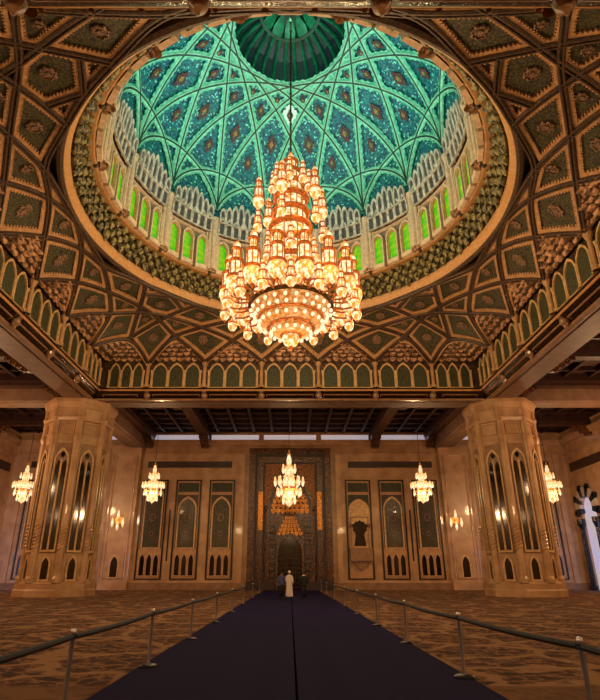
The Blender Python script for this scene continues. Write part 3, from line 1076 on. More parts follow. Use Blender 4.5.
def vault_panel(poly, name):
    cx_ = sum(p[0] for p in poly) / len(poly); cy_ = sum(p[1] for p in poly) / len(poly)
    base = densify(poly, .5)
    n = len(base); m = MB(); vs = []; K = 6
    for k in range(K):
        t = k / K
        for x, y in base:
            X, Y = x + (cx_ - x) * t, y + (cy_ - y) * t
            vs.append((X, Y, zs_(X, Y) + .02))
    vs.append((cx_, cy_, zs_(cx_, cy_) + .02))
    fs = []
    for k in range(K - 1):
        for i in range(n):
            j = (i + 1) % n
            fs.append((k * n + i, k * n + j, (k + 1) * n + j, (k + 1) * n + i))
    for i in range(n): fs.append(((K - 1) * n + i, (K - 1) * n + (i + 1) % n, K * n))
    m.add(vs, fs)
    po = m.build(name, M['panel'], VA, smooth=True)
    o1 = offset_poly(poly, .13)
    if o1 is None: return
    small = abs(sum(poly[i][0] * poly[(i + 1) % len(poly)][1] - poly[(i + 1) % len(poly)][0] * poly[i][1] for i in range(len(poly)))) / 2
    bw = .165 if small > 5 else .125
    o2 = offset_poly(poly, .13 + bw)
    if o2 is None:
        return
    # band: outer straight edge, inner edge with small teeth
    nn = len(o1)
    out, inn = [], []
    for i in range(nn):
        a, b = o1[i], o1[(i + 1) % nn]; c, d = o2[i], o2[(i + 1) % nn]
        l = hypot(d[0] - c[0], d[1] - c[1])
        q = max(1, int(l / .17))
        ex, ey = (d[0] - c[0]) / l, (d[1] - c[1]) / l
        nx, ny = -ey, ex
        for j in range(q):
            for t, h in ((j / q, 0), ((j + .30) / q, 0), ((j + .30) / q, .07), ((j + .70) / q, .07), ((j + .70) / q, 0)):
                if j == 0 and t == 0: h = 0
                out.append((a[0] + (b[0] - a[0]) * t, a[1] + (b[1] - a[1]) * t))
                inn.append((c[0] + (d[0] - c[0]) * t + nx * h, c[1] + (d[1] - c[1]) * t + ny * h))
    m = MB(); N2 = len(out)
    vs = [(x, y, zs_(x, y)) for x, y in out] + [(x, y, zs_(x, y) - .13) for x, y in out] + [(x, y, zs_(x, y) - .11) for x, y in inn] + [(x, y, zs_(x, y) + .02) for x, y in inn]
    fs = []
    for i in range(N2):
        j = (i + 1) % N2
        for s in range(3): fs.append((s * N2 + i, s * N2 + j, (s + 1) * N2 + j, (s + 1) * N2 + i))
    m.add(vs, fs)
    m.build('border', M['band'], po)
    if small > 3.0:
        # lobed medallion
        rr = min(.45, .135 * sqrt(small))
        m = MB(); vs = []; Q = 32
        for s, (sc, dz) in enumerate(((1, .0), (1, -.09), (.82, -.12), (.78, -.06), (.4, -.06), (.35, -.12))):
            for i in range(Q):
                a = 2 * pi * i / Q; r_ = rr * sc * (1 + .12 * cos(8 * a))
                X, Y = cx_ + r_ * cos(a), cy_ + r_ * sin(a)
                vs.append((X, Y, zs_(X, Y) + dz))
        fs = []
        for s in range(5):
            for i in range(Q): fs.append((s * Q + i, s * Q + (i + 1) % Q, (s + 1) * Q + (i + 1) % Q, (s + 1) * Q + i))
        fs.append(tuple(5 * Q + i for i in range(Q)))
        m.add(vs, fs)
        m.build('medallion', M['medallion'], po)


oct_cells = [((R0, R1, S1), 'triangular_panel'), ((P1, T0, S1, T1), 'kite_panel'), ((T1, S1, R1, S2), 'lozenge_panel'),
             ((P2, T1, S2, T2), 'kite_panel'), ((R1, S2, n4, n3), 'kite_panel'), ((S2, T2, nX, n4), 'lozenge_panel'),
             ((nX, BD, n4), 'triangular_panel'), ((n3, n5, DD), 'triangular_panel'), ((P3, T2, nX, TD), 'kite_panel')]
for k in range(8):
    f = mapper(k)
    for c, nm in oct_cells: vault_panel([f(q) for q in c], nm)
for k in range(4):
    f = mapper(k)
    vault_panel([f(q) for q in (n4, n5, DD, sw_(n5), sw_(n4), BD)], 'hexagonal_panel')
    vault_panel([f(q) for q in (TD, nX, BD, sw_(nX))], 'lozenge_panel')
for k in (0, 2, 4, 6):
    f = mapper(k)
    vault_panel([f(q) for q in (T0, S1, R0, mu(S1))], 'lozenge_panel')


def squinch(basepts, T, name='lunette'):
    """tiers of little niches stepping from the wall up to the arch apex"""
    zT = zs_(*T) - .12; zB = E0 + 17.42
    back = MB(); cells = MB(); rows = 6
    ring_prev = None
    for r in range(rows + 1):
        t = r / rows
        tt = t ** .85
        z = zB + (zT - zB) * (t ** .8)
        pl = [(b[0] + (T[0] - b[0]) * tt, b[1] + (T[1] - b[1]) * tt) for b in basepts]
        ring = [(x, y, z) for x, y in pl]
        if ring_prev is not None:
            q = len(ring)
            # riser then tread, so the tiers read as steps
            mid = [(a[0], a[1], b[2]) for a, b in zip(ring_prev, ring)]
            for i in range(q - 1):
                back.add([ring_prev[i], ring_prev[i + 1], mid[i + 1], mid[i]], [(0, 1, 2, 3)])
                back.add([mid[i], mid[i + 1], ring[i + 1], ring[i]], [(0, 1, 2, 3)])
            if r < rows + 1:
                for i in range(q - 1):
                    a = Vector(mid[i]); b = Vector(mid[i + 1]); L = (b - a).length
                    if L < .25: continue
                    nc = max(1, int(round(L / .62)))
                    A_ = (b - a).normalized()
                    inw = Vector((T[0] - (a.x + b.x) / 2, T[1] - (a.y + b.y) / 2, 0))
                    Nn = Vector((-A_.y, A_.x, 0))
                    if Nn.dot(inw) < 0: Nn = -Nn
                    h = z - ring_prev[0][2]
                    for c in range(nc):
                        s = L / nc
                        x0 = s * c + s * .08; x1 = s * (c + 1) - s * .08; xm = (x0 + x1) / 2
                        off = .5 if r % 2 else 0
                        dp = .26 if (c + r) % 2 else .1
                        cells.extr([(x0, h * .1), (x1, h * .1), (x1, -h * .35), (x0 * .2 + x1 * .8, -h * .75), (xm, -h * 1.05), (x0 * .8 + x1 * .2, -h * .75), (x0, -h * .35)],
                                   (a, A_, Vector((0, 0, 1)), Nn), .0, dp)
        ring_prev = ring
    b_ = back.build(name, M['lunette'], VA)
    cells.build('muqarnas', M['muqarnas'], b_)


for k in range(4):
    f = mapper((0, 2, 4, 6)[k])
    iw = f((0, 1))
    for a_, t_, b_ in ((mu(P1), T0, P1), (P1, T1, P2), (mu(P1), mu(T1), mu(P2)), (P2, T2, P3), (mu(P2), mu(T2), mu(P3))):
        arch_border([f(a_), f(t_), f(b_)], iw)
    f = mapper(k); iw = f((.7, .7))
    arch_border([f(P3), f(TD), f(sw_(P3))], iw)
for k in range(4):
    f = mapper((0, 2, 4, 6)[k])
    squinch([f(mu(P1)), f(P1)], f(T0))
    for mm in (lambda q: q, mu):
        squinch([f(mm(P1)), f(mm(P2))], f(mm(T1)))
        squinch([f(mm(P2)), f(mm(P3))], f(mm(T2)))
for k in range(4):
    f = mapper(k)
    squinch([f(P3), f((16.2, 16.2)), f(sw_(P3))], f(TD))

# ring at the mouth of the dome
def lathe_obj(prof, n, name, material, parent=VA, smooth=False):
    return MB().lathe([(r, z + E0) for r, z in prof], n).build(name, material, parent, smooth=smooth)


lathe_obj([(13.3, 20.35), (13.25, 20.06), (13.05, 19.98), (12.92, 20.04), (12.9, 20.18)], 128, 'ring_moulding', M['rib'])
lathe_obj([(12.95, 20.12), (12.88, 20.18), (12.64, 20.5), (12.64, 20.75), (13.0, 21.1)], 128, 'ring_band', M['orange_stone'], smooth=False)
lathe_obj([(13.9, 20.5), (13.2, 20.3), (13.0, 20.3)], 96, 'ring_back', M['dark_wood'])

# ------------------------------------------------------------------ drum
DR = empty('dome_drum', (0, YC, 0)); tag(DR, 'round drum with tall green lit windows under the dome', 'drum', kind='structure')
lathe_obj([(12.86, 20.5), (12.72, 21.0), (12.5, 21.8), (12.3, 22.4)], 128, 'muqarnas_backing', M['pendant_dark'], DR)
m = MB()
for tier, (R, z, s, n) in enumerate(((12.5, 21.1, .5, 92), (12.38, 21.44, .44, 92), (12.22, 21.78, .42, 92), (12.04, 22.13, .38, 92))):
    for i in range(n):
        a = 2 * pi * (i + .5 * (tier % 2)) / n
        long_ = 1.3 if (i % 6 == 0 and tier == 0) else 1.0
        c = (R * sin(a), R * cos(a), E0 + z)
        h = s * long_
        m.lathe([(0, -h), (.06, -h * .92), (.08, -h * .72), (.2, -h * .45), (.25, -.08), (.24, .12), (.12, .2)], 7, c)
m.build('muqarnas_pendants', M['pendant'], DR)
lathe_obj([(12.4, 22.4), (11.68, 22.34), (11.58, 22.42), (11.66, 22.5), (12.05, 22.5)], 128, 'gallery_rail', M['orange_stone'], DR)
lathe_obj([(12.0, 22.46), (11.62, 22.48), (11.56, 22.52), (11.56, 27.2), (11.25, 27.6)], 128, 'drum_wall', M['drum'], DR)
lathe_obj([(11.56, 25.75), (11.4, 25.8), (11.4, 25.92), (11.56, 25.95)], 128, 'drum_moulding', M['drum_frame'], DR)
RW = 11.56
wn = 100
for b in range(16):
    for dk in (-1, 0, 1):
        a = radians(22.5 * b + dk * 6.6)
        out = Vector((sin(a), cos(a), 0)); tan = Vector((cos(a), -sin(a), 0))
        w = empty('window_%d' % wn, (out.x * (RW - .02), YC + out.y * (RW - .02), E0 + 22.3)); tag(w, kind='structure'); wn += 1
        frm = ((0, 0, 0), tan, (0, 0, 1), -out)
        MB().extr(arch(.34, .45, 2.4, 2.98, 6), frm, .0, .05).build('pane', M['green_pane'], w)
        m = MB().frame_strip(arch(.52, .05, 2.5, 3.25, 6), arch(.42, .42, 2.45, 3.08, 6), frm, 0, .3)
        m.build('window_frame', M['drum_frame'], w)
        m = MB().frame_strip(arch(.43, .42, 2.45, 3.09, 6), arch(.34, .47, 2.4, 2.97, 6), frm, 0, .14)
        m.build('inner_frame', M['stone_warm'], w)
        MB().extr(rect(-.3, .3, .08, .48), frm, .0, .12).build('apron', M['green_panel'], w)
    # clustered shafts between bays
    a = radians(22.5 * b + 11.25)
    m = MB()
    for da, rr, R in ((0, .2, 11.2), (-1.5, .14, 11.3), (1.5, .14, 11.3), (-2.7, .1, 11.42), (2.7, .1, 11.42)):
        aa = a + radians(da)
        m.lathe([(rr * 1.3, 22.5), (rr * 1.3, 22.75), (rr, 22.9), (rr, 26.8), (rr * 1.6, 27.1), (rr * 1.7, 27.4)], 10, (R * sin(aa), R * cos(aa), E0))
    m.build('clustered_shaft', M['drum_frame'], DR)
    m = MB().lathe([(0, -.24), (.06, -.2), (.15, -.08), (.17, .05), (.1, .18), (0, .2)], 10, (11.66 * sin(a), 11.66 * cos(a), E0 + 22.42))
    m.build('dark_knob', M['pendant_dark'], DR)

# ------------------------------------------------------------------ dome
DM = empty('dome', (0, YC, 0)); tag(DM, 'turquoise mosaic dome with interlacing mint green ribs', 'dome', kind='structure')
RD, ZD, HD = 11.2, 27.3, 10.1


def zd(x, y, dr=0.0):
    q = 1 - (x * x + y * y) / (RD + dr) ** 2
    return E0 + ZD + (HD + dr) * sqrt(max(0.0, q))


prof = [(11.3, 27.3)]
for k in range(0, 40):
    t = k / 39 * radians(68)
    prof.append(((RD + .1) * cos(t), ZD + (HD + .1) * sin(t)))
prof = [p for p in prof if p[0] >= 4.2]
lathe_obj(prof, 144, 'mosaic_shell', M['mosaic'], DM, smooth=True)


def dn(p):
    """inward normal of the dome"""
    return (-p[0] / RD ** 2, -p[1] / RD ** 2, -(p[2] - E0 - ZD) / HD ** 2)


def chord(m_, b, n):
    a0 = radians(22.5 * b + 11.25); a1 = a0 + radians(22.5 * m_)
    p0 = (RD * sin(a0) * .995, RD * cos(a0) * .995); p1 = (RD * sin(a1) * .995, RD * cos(a1) * .995)
    out = []
    for i in range(n + 1):
        t = .5 - .5 * cos(pi * i / n)
        x = p0[0] + (p1[0] - p0[0]) * t; y = p0[1] + (p1[1] - p0[1]) * t
        out.append((x, y, zd(x, y)))
    return out


def toothed_strip(path, hw, tooth, nrm, off):
    """flat band along the path with little teeth on both edges"""
    # resample
    P = [Vector(p) for p in path]
    L = [0]
    for a, b in zip(P[:-1], P[1:]): L.append(L[-1] + (b - a).length)
    total = L[-1]; st = .24; n = int(total / st)
    Q = []; j = 0
    for i in range(n + 1):
        d = total * i / n
        while j < len(L) - 2 and L[j + 1] < d: j += 1
        t = (d - L[j]) / max(1e-6, L[j + 1] - L[j])
        Q.append(P[j].lerp(P[j + 1], t))
    m = MB(); vs = []
    for i, p in enumerate(Q):
        t = (Q[min(i + 1, n)] - Q[max(i - 1, 0)]).normalized()
        u = Vector(nrm(p)).normalized(); s = t.cross(u).normalized()
        w = hw + (tooth if i % 2 else 0)
        vs += [p - s * w + u * off * .2, p - s * w + u * off, p + s * w + u * off, p + s * w + u * off * .2]
    fs = []
    for i in range(n):
        for c in range(3): fs.append((i * 4 + c, i * 4 + c + 1, i * 4 + 5 + c, i * 4 + 4 + c))
    m.add(vs, fs)
    return m


DRIB = [(-.17, 0), (-.17, .12), (-.12, .2), (-.05, .2), (-.045, .16), (.045, .16), (.05, .2), (.12, .2), (.17, .12), (.17, 0)]
DGRV = [(-.065, .12), (-.065, .21), (.065, .21), (.065, .12)]
for b in range(16):
    p = chord(6, b, 44)
    o = MB().sweep([Vector(q) for q in p], DRIB, dn).build('great_rib', M['mint_pale'], DM)
    MB().sweep([Vector(q) for q in p], DGRV, dn).build('dark_groove', M['mint_dark'], o)
    toothed_strip(p, .25, .1, dn, .10).build('serrated_band', M['mint'], o)
    p = chord(2, b, 24)
    o = MB().sweep([Vector(q) for q in p], DRIB, dn).build('wall_arch', M['mint_pale'], DM)
    MB().sweep([Vector(q) for q in p], DGRV, dn).build('dark_groove', M['mint_dark'], o)
    toothed_strip(p, .24, .07, dn, .10).build('serrated_band', M['mint'], o)
    # grey niche-work between the windows and the wall arch
    m = MB(); bk = MB()
    for tier, (zb_, h_, n_, R) in enumerate(((25.95, 1.7, 6, 11.24), (27.0, 2.3, 7, 11.05))):
        for i in range(n_):
            tt = (i + .5) / n_ - .5
            aa = radians(22.5 * b + tt * 19.5)
            top = h_ * (1 - .9 * abs(tt)) if tier else h_
            out = Vector((sin(aa), cos(aa), 0)); tan = Vector((cos(aa), -sin(aa), 0))
            hw_ = R * radians(19.5 / n_) / 2 * .98
            lean = out * -.10
            frm = ((out.x * R, out.y * R, E0 + zb_), tan, Vector((lean.x, lean.y, 1)), -out)
            m.frame_strip(arch(hw_, 0, top * .62, top, 5), arch(hw_ * .62, .1, top * .58, top * .84, 5), frm, -.05, .16)
            bk.extr(arch(hw_ * .8, 0, top * .6, top * .9, 5), frm, -.06, .02)
    o = bk.build('niche_backs', M['niche_back'], DM)
    m.build('niche_arches', M['niche_grey'], o)
    # flowers in the mosaic, and a pale star shape in one bay
    for half, r_, sz in ((0, 9.45, .5), (1, 8.25, .62), (0, 6.35, .42), (1, 5.45, .3)):
        a = radians(22.5 * b + 11.25 * half)
        c = Vector((r_ * sin(a), r_ * cos(a), 0)); c.z = zd(c.x, c.y)
        u = Vector(dn(c)).normalized(); tan = Vector((cos(a), -sin(a), 0)); up = u.cross(tan)
        if up.z < 0: up = -up
        pts = []
        for q in range(24):
            th = 2 * pi * q / 24
            rr = 1 + .14 * cos(4 * th) + .07 * cos(12 * th)
            pts.append((.56 * sz * rr * sin(th), 1.08 * sz * rr * cos(th)))
        if b == 0 and not half and 6 < r_ < 7:
            MB().extr([(p_[0] * 2.6, p_[1] * 1.7) for p_ in pts], (c, tan, up, u), .0, .05).build('white_star', M['dome_white'], DM)
        fm_ = MB().extr(pts, (c, tan, up, u), .0, .07).build('flower_medallion', M['dome_flower'], DM)
        MB().extr([(a_ * .42, b_ * .38) for a_, b_ in pts], (c, tan, up, u), .07, .1).build('flower_heart', M['flower_heart'], fm_)
# oculus cap
lathe_obj([(4.75, 36.45), (4.7, 36.3), (4.35, 36.42), (4.2, 36.6), (4.2, 36.95), (4.35, 37.0)], 96, 'oculus_ring', M['mint'], DM)
prof = [(4.3, 36.9), (4.05, 37.6), (3.6, 38.3), (2.9, 38.9), (2.2, 39.3), (2.1, 39.3), (1.9, 39.9), (1.2, 40.5), (0, 40.7)]
lathe_obj(prof, 64, 'oculus_shell', M['oculus_dark'], DM)
for i in range(28):
    a = 2 * pi * (i + .5) / 28
    path = [((r - .12) * sin(a), (r - .12) * cos(a), E0 + z - .05) for r, z in ((4.28, 36.95), (4.1, 37.4), (3.85, 37.9), (3.45, 38.35), (2.9, 38.78), (2.3, 39.15))]
    MB().sweep([Vector(q) for q in path], [(-.13, -.1), (-.09, .1), (.0, .18), (.09, .1), (.13, -.1)], lambda p: (-p[0], -p[1], -1.5)).build('oculus_flute', M['oculus_green'], DM)
lathe_obj([(2.45, 39.0), (2.3, 38.85), (2.1, 38.95), (2.05, 39.4)], 64, 'inner_ring', M['mint_dark'], DM)
for i in range(12):
    a = 2 * pi * i / 12
    out = Vector((sin(a), cos(a), 0)); tan = Vector((cos(a), -sin(a), 0))
    frm = ((out.x * 2.15, out.y * 2.15, E0 + 39.05), tan, Vector((-out.x * .9, -out.y * .9, .9)), Vector((-out.x * .5, -out.y * .5, -.6)))
    MB().extr([(-.4, 0), (-.42, .4), (-.25, .85), (0, 1.3), (.25, .85), (.42, .4), (.4, 0)], frm, 0, .1).build('lotus_petal', M['oculus_green'], DM)

# unseen roof and outer walls added so that the world light stays out
m = MB(); m.box(-WX - 1, WX + 1, -11, WB + 1, E0 + 42, E0 + 42.3)
for a, b, c, d in ((-WX - 1, WX + 1, -11.3, -11), (-WX - 1, WX + 1, WB + 1, WB + 1.3), (-WX - 1.3, -WX - 1, -11, WB + 1), (WX + 1, WX + 1.3, -11, WB + 1)):
    m.box(a, b, c, d, 0, E0 + 42)
tag(m.build('light_block_shell', M['dark_wood']), 'unseen outer box added to keep the world light out', 'shell', kind='structure')

# ------------------------------------------------------------------ piers
def oct_pts(R, rot=22.5):
    return [(R * cos(radians(rot + 45 * k)), R * sin(radians(rot + 45 * k))) for k in range(8)]


def pier(x, y, label):
    root = empty('column', (x, y, 0)); tag(root, label, 'column', kind='structure')
    m = MB()
    def seg(R0_, R1_, z0, z1):
        a = oct_pts(R0_); b = oct_pts(R1_)
        vs = [(p[0], p[1], z0) for p in a] + [(p[0], p[1], z1) for p in b]
        fs = [(k, (k + 1) % 8, 8 + (k + 1) % 8, 8 + k) for k in range(8)] + [tuple(range(8))[::-1], tuple(range(8, 16))]
        m.add(vs, fs)
    seg(2.62, 2.62, 1.0, ZB)
    m.build('core', M['marble'], root)
    m = MB()
    seg(3.12, 3.12, 0, .45); seg(3.12, 2.98, .45, .6); seg(3.0, 3.0, .6, .95); seg(2.95, 2.78, .95, 1.1)
    m.build('base', M['marble'], root)
    m = MB()
    seg(2.66, 2.66, 12.2, 13.9); seg(2.9, 2.98, 13.9, 14.15); seg(2.72, 2.8, 14.15, 15.0); seg(2.9, 3.15, 15.0, 15.5); seg(3.15, 3.15, 15.5, ZB)
    m.build('capital', M['marble'], root)
    # shafts on the eight edges
    for k in range(8):
        a = radians(22.5 + 45 * k)
        m = MB()
        c = (2.62 * cos(a), 2.62 * sin(a), 0)
        m.lathe([(.4, 1.0), (.4, 1.3), (.28, 1.5), (.28, 12.1), (.36, 12.4), (.36, 12.6), (.30, 12.8), (.30, 13.9), (.42, 14.2), (.32, 14.4), (.34, 15.0), (.5, 15.5)], 12, c)
        sh = m.build('edge_shaft', M['marble'], root, smooth=False)
        # spiral collar on the lower shaft
        m = MB()
        for s in range(7):
            path = []
            for i in range(13):
                th = a + pi * (i / 12 - .5) * 1.1
                path.append((c[0] + .30 * cos(th), c[1] + .30 * sin(th), 3.3 + s * .28 + .5 * i / 12))
            m.tube(path, .05, 5)
        m.build('spiral_collar', M['marble'], sh)
    # slot panels on every face
    for k in range(8):
        a = radians(45 * k)
        N_ = Vector((cos(a), sin(a), 0)); A = Vector((-sin(a), cos(a), 0))
        ap = 2.62 * cos(radians(22.5))
        frm = (N_ * ap, A, Vector((0, 0, 1)), N_)
        f_ = MB().extr(rect(-.62, .62, 3.2, 11.95), frm, 0, .05).build('slot_panel', M['marble_dark'], root)
        m = MB()
        for dx in (-.27, .27):
            pts = [(p[0] + dx, p[1]) for p in arch(.19, 3.45, 9.7, 10.5)]
            m.extr(pts, frm, .05, .09)
        m.extr([(.17 * sin(q * pi / 6), 10.95 + .22 * cos(q * pi / 6)) for q in range(12)], frm, .05, .09)
        m.build('lancet_opening', M['black_glass'], f_)
        m = MB()
        m.frame_strip(arch(.6, 3.25, 10.4, 11.5), arch(.50, 3.4, 10.3, 11.3), frm, .05, .18)
        m.extr(rect(-.06, .06, 3.4, 10.5), frm, .05, .2)
        m.build('tracery', M['ivory'], f_)
        n_ = MB().extr(arch(.3, 1.25, 2.2, 2.85), frm, 0, .06).build('lower_niche', M['black_glass'], root)
        MB().frame_strip(arch(.42, 1.12, 2.25, 3.02), arch(.29, 1.26, 2.2, 2.84), frm, 0, .14).build('niche_frame', M['ivory'], n_)
        m = MB()
        for z0_, z1_ in ((12.75, 13.75), (14.35, 14.95)):
            m.frame_strip(rect(-.66, .66, z0_, z1_), rect(-.56, .56, z0_ + .1, z1_ - .1), frm, 0, .14)
        m.build('capital_panel', M['marble'], root)
    return root


PX, PY = 19.0, 19.4
pier(-PX, YC + PY, 'massive octagonal marble column on the left with twin slots')
pier(PX, YC + PY, 'massive octagonal marble column on the right with twin slots')
pier(-PX, YC - PY, 'octagonal marble column at the near left corner of the square')
pier(PX, YC - PY, 'octagonal marble column at the near right corner of the square')

# ------------------------------------------------------------------ chandeliers
def gold_glass(prof_list, parent, cname, n=12, c=(0, 0, 0), mats=('lamp_gold', 'lamp_glass')):
    pass


def lantern_parts(s, mg, ml):
    """returns meshes of a minaret shaped lantern, origin at its foot tip; s = scale"""
    g = MB(); w = MB()
    P = lambda pr: [(r * s, z * s) for r, z in pr]
    # gilt: foot tip, belts, eaves, cupola finial
    g.lathe(P([(0, -.14), (.05, -.1), (.07, .02), (.12, .1), (.10, .14), (.05, .2), (.05, .9), (.40, .92), (.47, .98), (.47, 1.06), (.36, 1.10), (.05, 1.1),
               (.05, 1.84), (.28, 1.86), (.38, 1.92), (.38, 2.0), (.24, 2.06), (.04, 2.08), (.04, 2.54), (.19, 2.56), (.28, 2.62), (.27, 2.69), (.16, 2.74),
               (.02, 2.76), (.02, 3.12), (.05, 3.16), (.03, 3.24), (0, 3.36)]), 12)
    for i in range(8):
        a = 2 * pi * i / 8
        g.box(.345 * s * sin(a) - .025 * s, .345 * s * sin(a) + .025 * s, .345 * s * cos(a) - .025 * s, .345 * s * cos(a) + .025 * s, 1.08 * s, 1.88 * s)
    for i in range(6):
        a = 2 * pi * i / 6
        g.box(.22 * s * sin(a) - .02 * s, .22 * s * sin(a) + .02 * s, .22 * s * cos(a) - .02 * s, .22 * s * cos(a) + .02 * s, 2.02 * s, 2.6 * s)
    # glowing: globe, drum, upper drum, cupola
    w.lathe(P([(.08, .12), (.24, .22), (.38, .42), (.45, .65), (.44, .85), (.38, .95)]), 14)
    w.lathe(P([(.30, 1.08), (.32, 1.3), (.32, 1.7), (.28, 1.88)]), 10)
    w.lathe(P([(.19, 2.04), (.2, 2.3), (.18, 2.58)]), 10)
    w.lathe(P([(.16, 2.72), (.2, 2.84), (.17, 2.98), (.09, 3.07), (.02, 3.14)]), 10)
    a = g.mesh('lantern', mg); b = w.mesh('lantern_globe', ml)
    for p in b.polygons: p.use_smooth = True
    return a, b


def add_lantern(meshes, parent, loc, name='lantern', arm_from=None, mg=None):
    o = bpy.data.objects.new(name, meshes[0]); COL.objects.link(o); o.parent = parent; o.location = loc
    q = bpy.data.objects.new('lantern_globe', meshes[1]); COL.objects.link(q); q.parent = o
    return o


CH = empty('great_chandelier', (0.05, YC, E0 + 11.5))
tag(CH, 'giant golden crystal chandelier of glowing lanterns hanging under the dome', 'chandelier')
# hanging rod
MB().lathe([(.06, 14.1), (.06, 29.0)], 8).build('hanging_rod', M['rod'], CH)
for k in range(14): MB().lathe([(.06, 14.6 + k * .9), (.11, 14.7 + k * .9), (.06, 14.8 + k * .9)], 8).build('rod_bead', M['rod'], CH)
# central stack, z above the lowest tip
def belt(z, r0, r1, h=.18):
    return [(r0, z - h * .5), (r1, z - h * .3), (r1, z + h * .3), (r0, z + h * .5)]


g = MB(); w = MB()
# nested bowls
w.lathe([(0.05, .2), (.35, .32), (.5, .62), (.46, .85)], 20)
g.lathe([(0, 0), (.06, .05), (.12, .22)], 10); g.lathe(belt(.92, .4, .62), 24)
w.build('bottom_globe', M['lamp_glass'], CH, smooth=True); g.build('bottom_finial', M['lamp_gold'], CH)
bw = MB(); gb = MB()
bw.lathe([(.45, .85), (.8, .92), (1.1, 1.12), (1.2, 1.3)], 40)
gb.lathe(belt(1.33, 1.12, 1.34, .14), 40)
bw.lathe([(1.2, 1.38), (1.5, 1.45), (1.72, 1.66), (1.76, 1.85)], 48)
gb.lathe(belt(1.9, 1.68, 1.88, .14), 48)
bw.lathe([(1.76, 1.95), (2.02, 2.1), (2.2, 2.35), (2.24, 2.6)], 56)
bw.build('glass_bowl', M['bowl_glass'], CH, smooth=True)
gb.build('bowl_belts', M['lamp_gold'], CH)
MB().lathe([(2.2, 2.62), (2.42, 2.62), (2.42, 2.76), (2.2, 2.78), (2.2, 2.62)], 64).build('dark_ring', M['rod'], CH)
# small globes studding the bowls
bead = MB().lathe([(0, -.14), (.08, -.09), (.11, 0), (.08, .09), (0, .12)], 8).mesh('glass_bead', M['lamp_glass'])
for z, r, n in ((1.0, 1.12, 16), (1.55, 1.8, 22), (2.02, 2.06, 26), (2.32, 2.28, 24)):
    for i in range(n):
        a = 2 * pi * (i + .5) / n
        o = bpy.data.objects.new('glass_bead', bead); COL.objects.link(o); o.parent = CH; o.location = (r * sin(a), r * cos(a), z)
# core column above the ring
w = MB(); g = MB()
TIERS = ((3.2, 4.4, 1.0, 16), (4.75, 5.6, 1.12, 18), (5.9, 6.8, 1.02, 16), (7.1, 7.9, 1.14, 18), (8.2, 9.0, 1.0, 16), (9.3, 10.1, .95, 16), (10.4, 11.2, .78, 12), (11.5, 12.2, .6, 10), (12.45, 13.1, .42, 8))
for z0_, z1_, r, n in TIERS:
    h_ = z1_ - z0_
    w.lathe([(r * .86, z0_), (r * .98, z0_ + .25 * h_), (r, z0_ + .6 * h_), (r * .88, z1_)], 32)
    for i in range(n):
        a = 2 * pi * i / n
        g.box(r * sin(a) - .035, r * sin(a) + .035, r * cos(a) - .035, r * cos(a) + .035, z0_ - .05, z1_ + .05)
w.lathe([(.2, 13.3), (.26, 13.5), (.18, 13.75), (.06, 13.95)], 14)
w.build('glass_tiers', M['lamp_glass'], CH, smooth=True)
prof_ = [(2.3, 2.76), (2.2, 2.95), (1.7, 3.1), (1.0, 3.15)]
for z0_, z1_, r, n in TIERS:
    prof_ += [(r * .8, z0_ - .02), (.2 * r, z0_), (.2 * r, z1_), (r * .8, z1_ + .02), (r * 1.18, z1_ + .08), (r * 1.2, z1_ + .17), (r * .85, z1_ + .24)]
prof_ += [(.12, 13.35), (.1, 13.95), (.12, 14.0), (0, 14.2)]
g.lathe(prof_, 40)
g.build('gilt_frame', M['lamp_gold'], CH)
LB = lantern_parts(1.1, M['lamp_gold'], M['lamp_glass'])      # big lanterns
LS = lantern_parts(.78, M['lamp_gold'], M['lamp_glass'])
LT = lantern_parts(.6, M['lamp_gold'], M['lamp_glass'])
LC = lantern_parts(1.16, M['lamp_gold'], M['lamp_glass'])


def ring_lanterns(meshes, n, r, z, ph=0.0, arm=True, zarm=None, rin=1.3, drop=None):
    for i in range(n):
        a = 2 * pi * (i + ph) / n
        o = add_lantern(meshes, CH, (r * sin(a), r * cos(a), z))
        if arm:
            za = zarm if zarm is not None else z + 1.0
            m = MB().tube([(rin * sin(a), rin * cos(a), za), ((rin + r) / 2 * sin(a), (rin + r) / 2 * cos(a), za - .12), ((r - .1) * sin(a), (r - .1) * cos(a), za)], .055, 6)
            m.build('arm', M['lamp_gold'], CH)
        if drop is not None:
            q = add_lantern(drop[0], CH, (r * sin(a), r * cos(a), z + drop[1]), 'lower_lantern')


ring_lanterns(LB, 16, 3.6, 2.3, .5, zarm=2.75, rin=2.3)
ring_lanterns(LT, 16, 3.75, 1.75, 0.0, zarm=2.68, rin=2.3)
ring_lanterns(LT, 12, 1.9, 3.0, .5, arm=False)
ring_lanterns(LS, 6, 2.05, 9.1, .25, zarm=9.7, rin=.9, drop=(LT, -1.75))
ring_lanterns(LT, 8, 1.15, 10.7, .1, arm=False)
ring_lanterns(LT, 8, 1.4, 5.6, .0, arm=False)


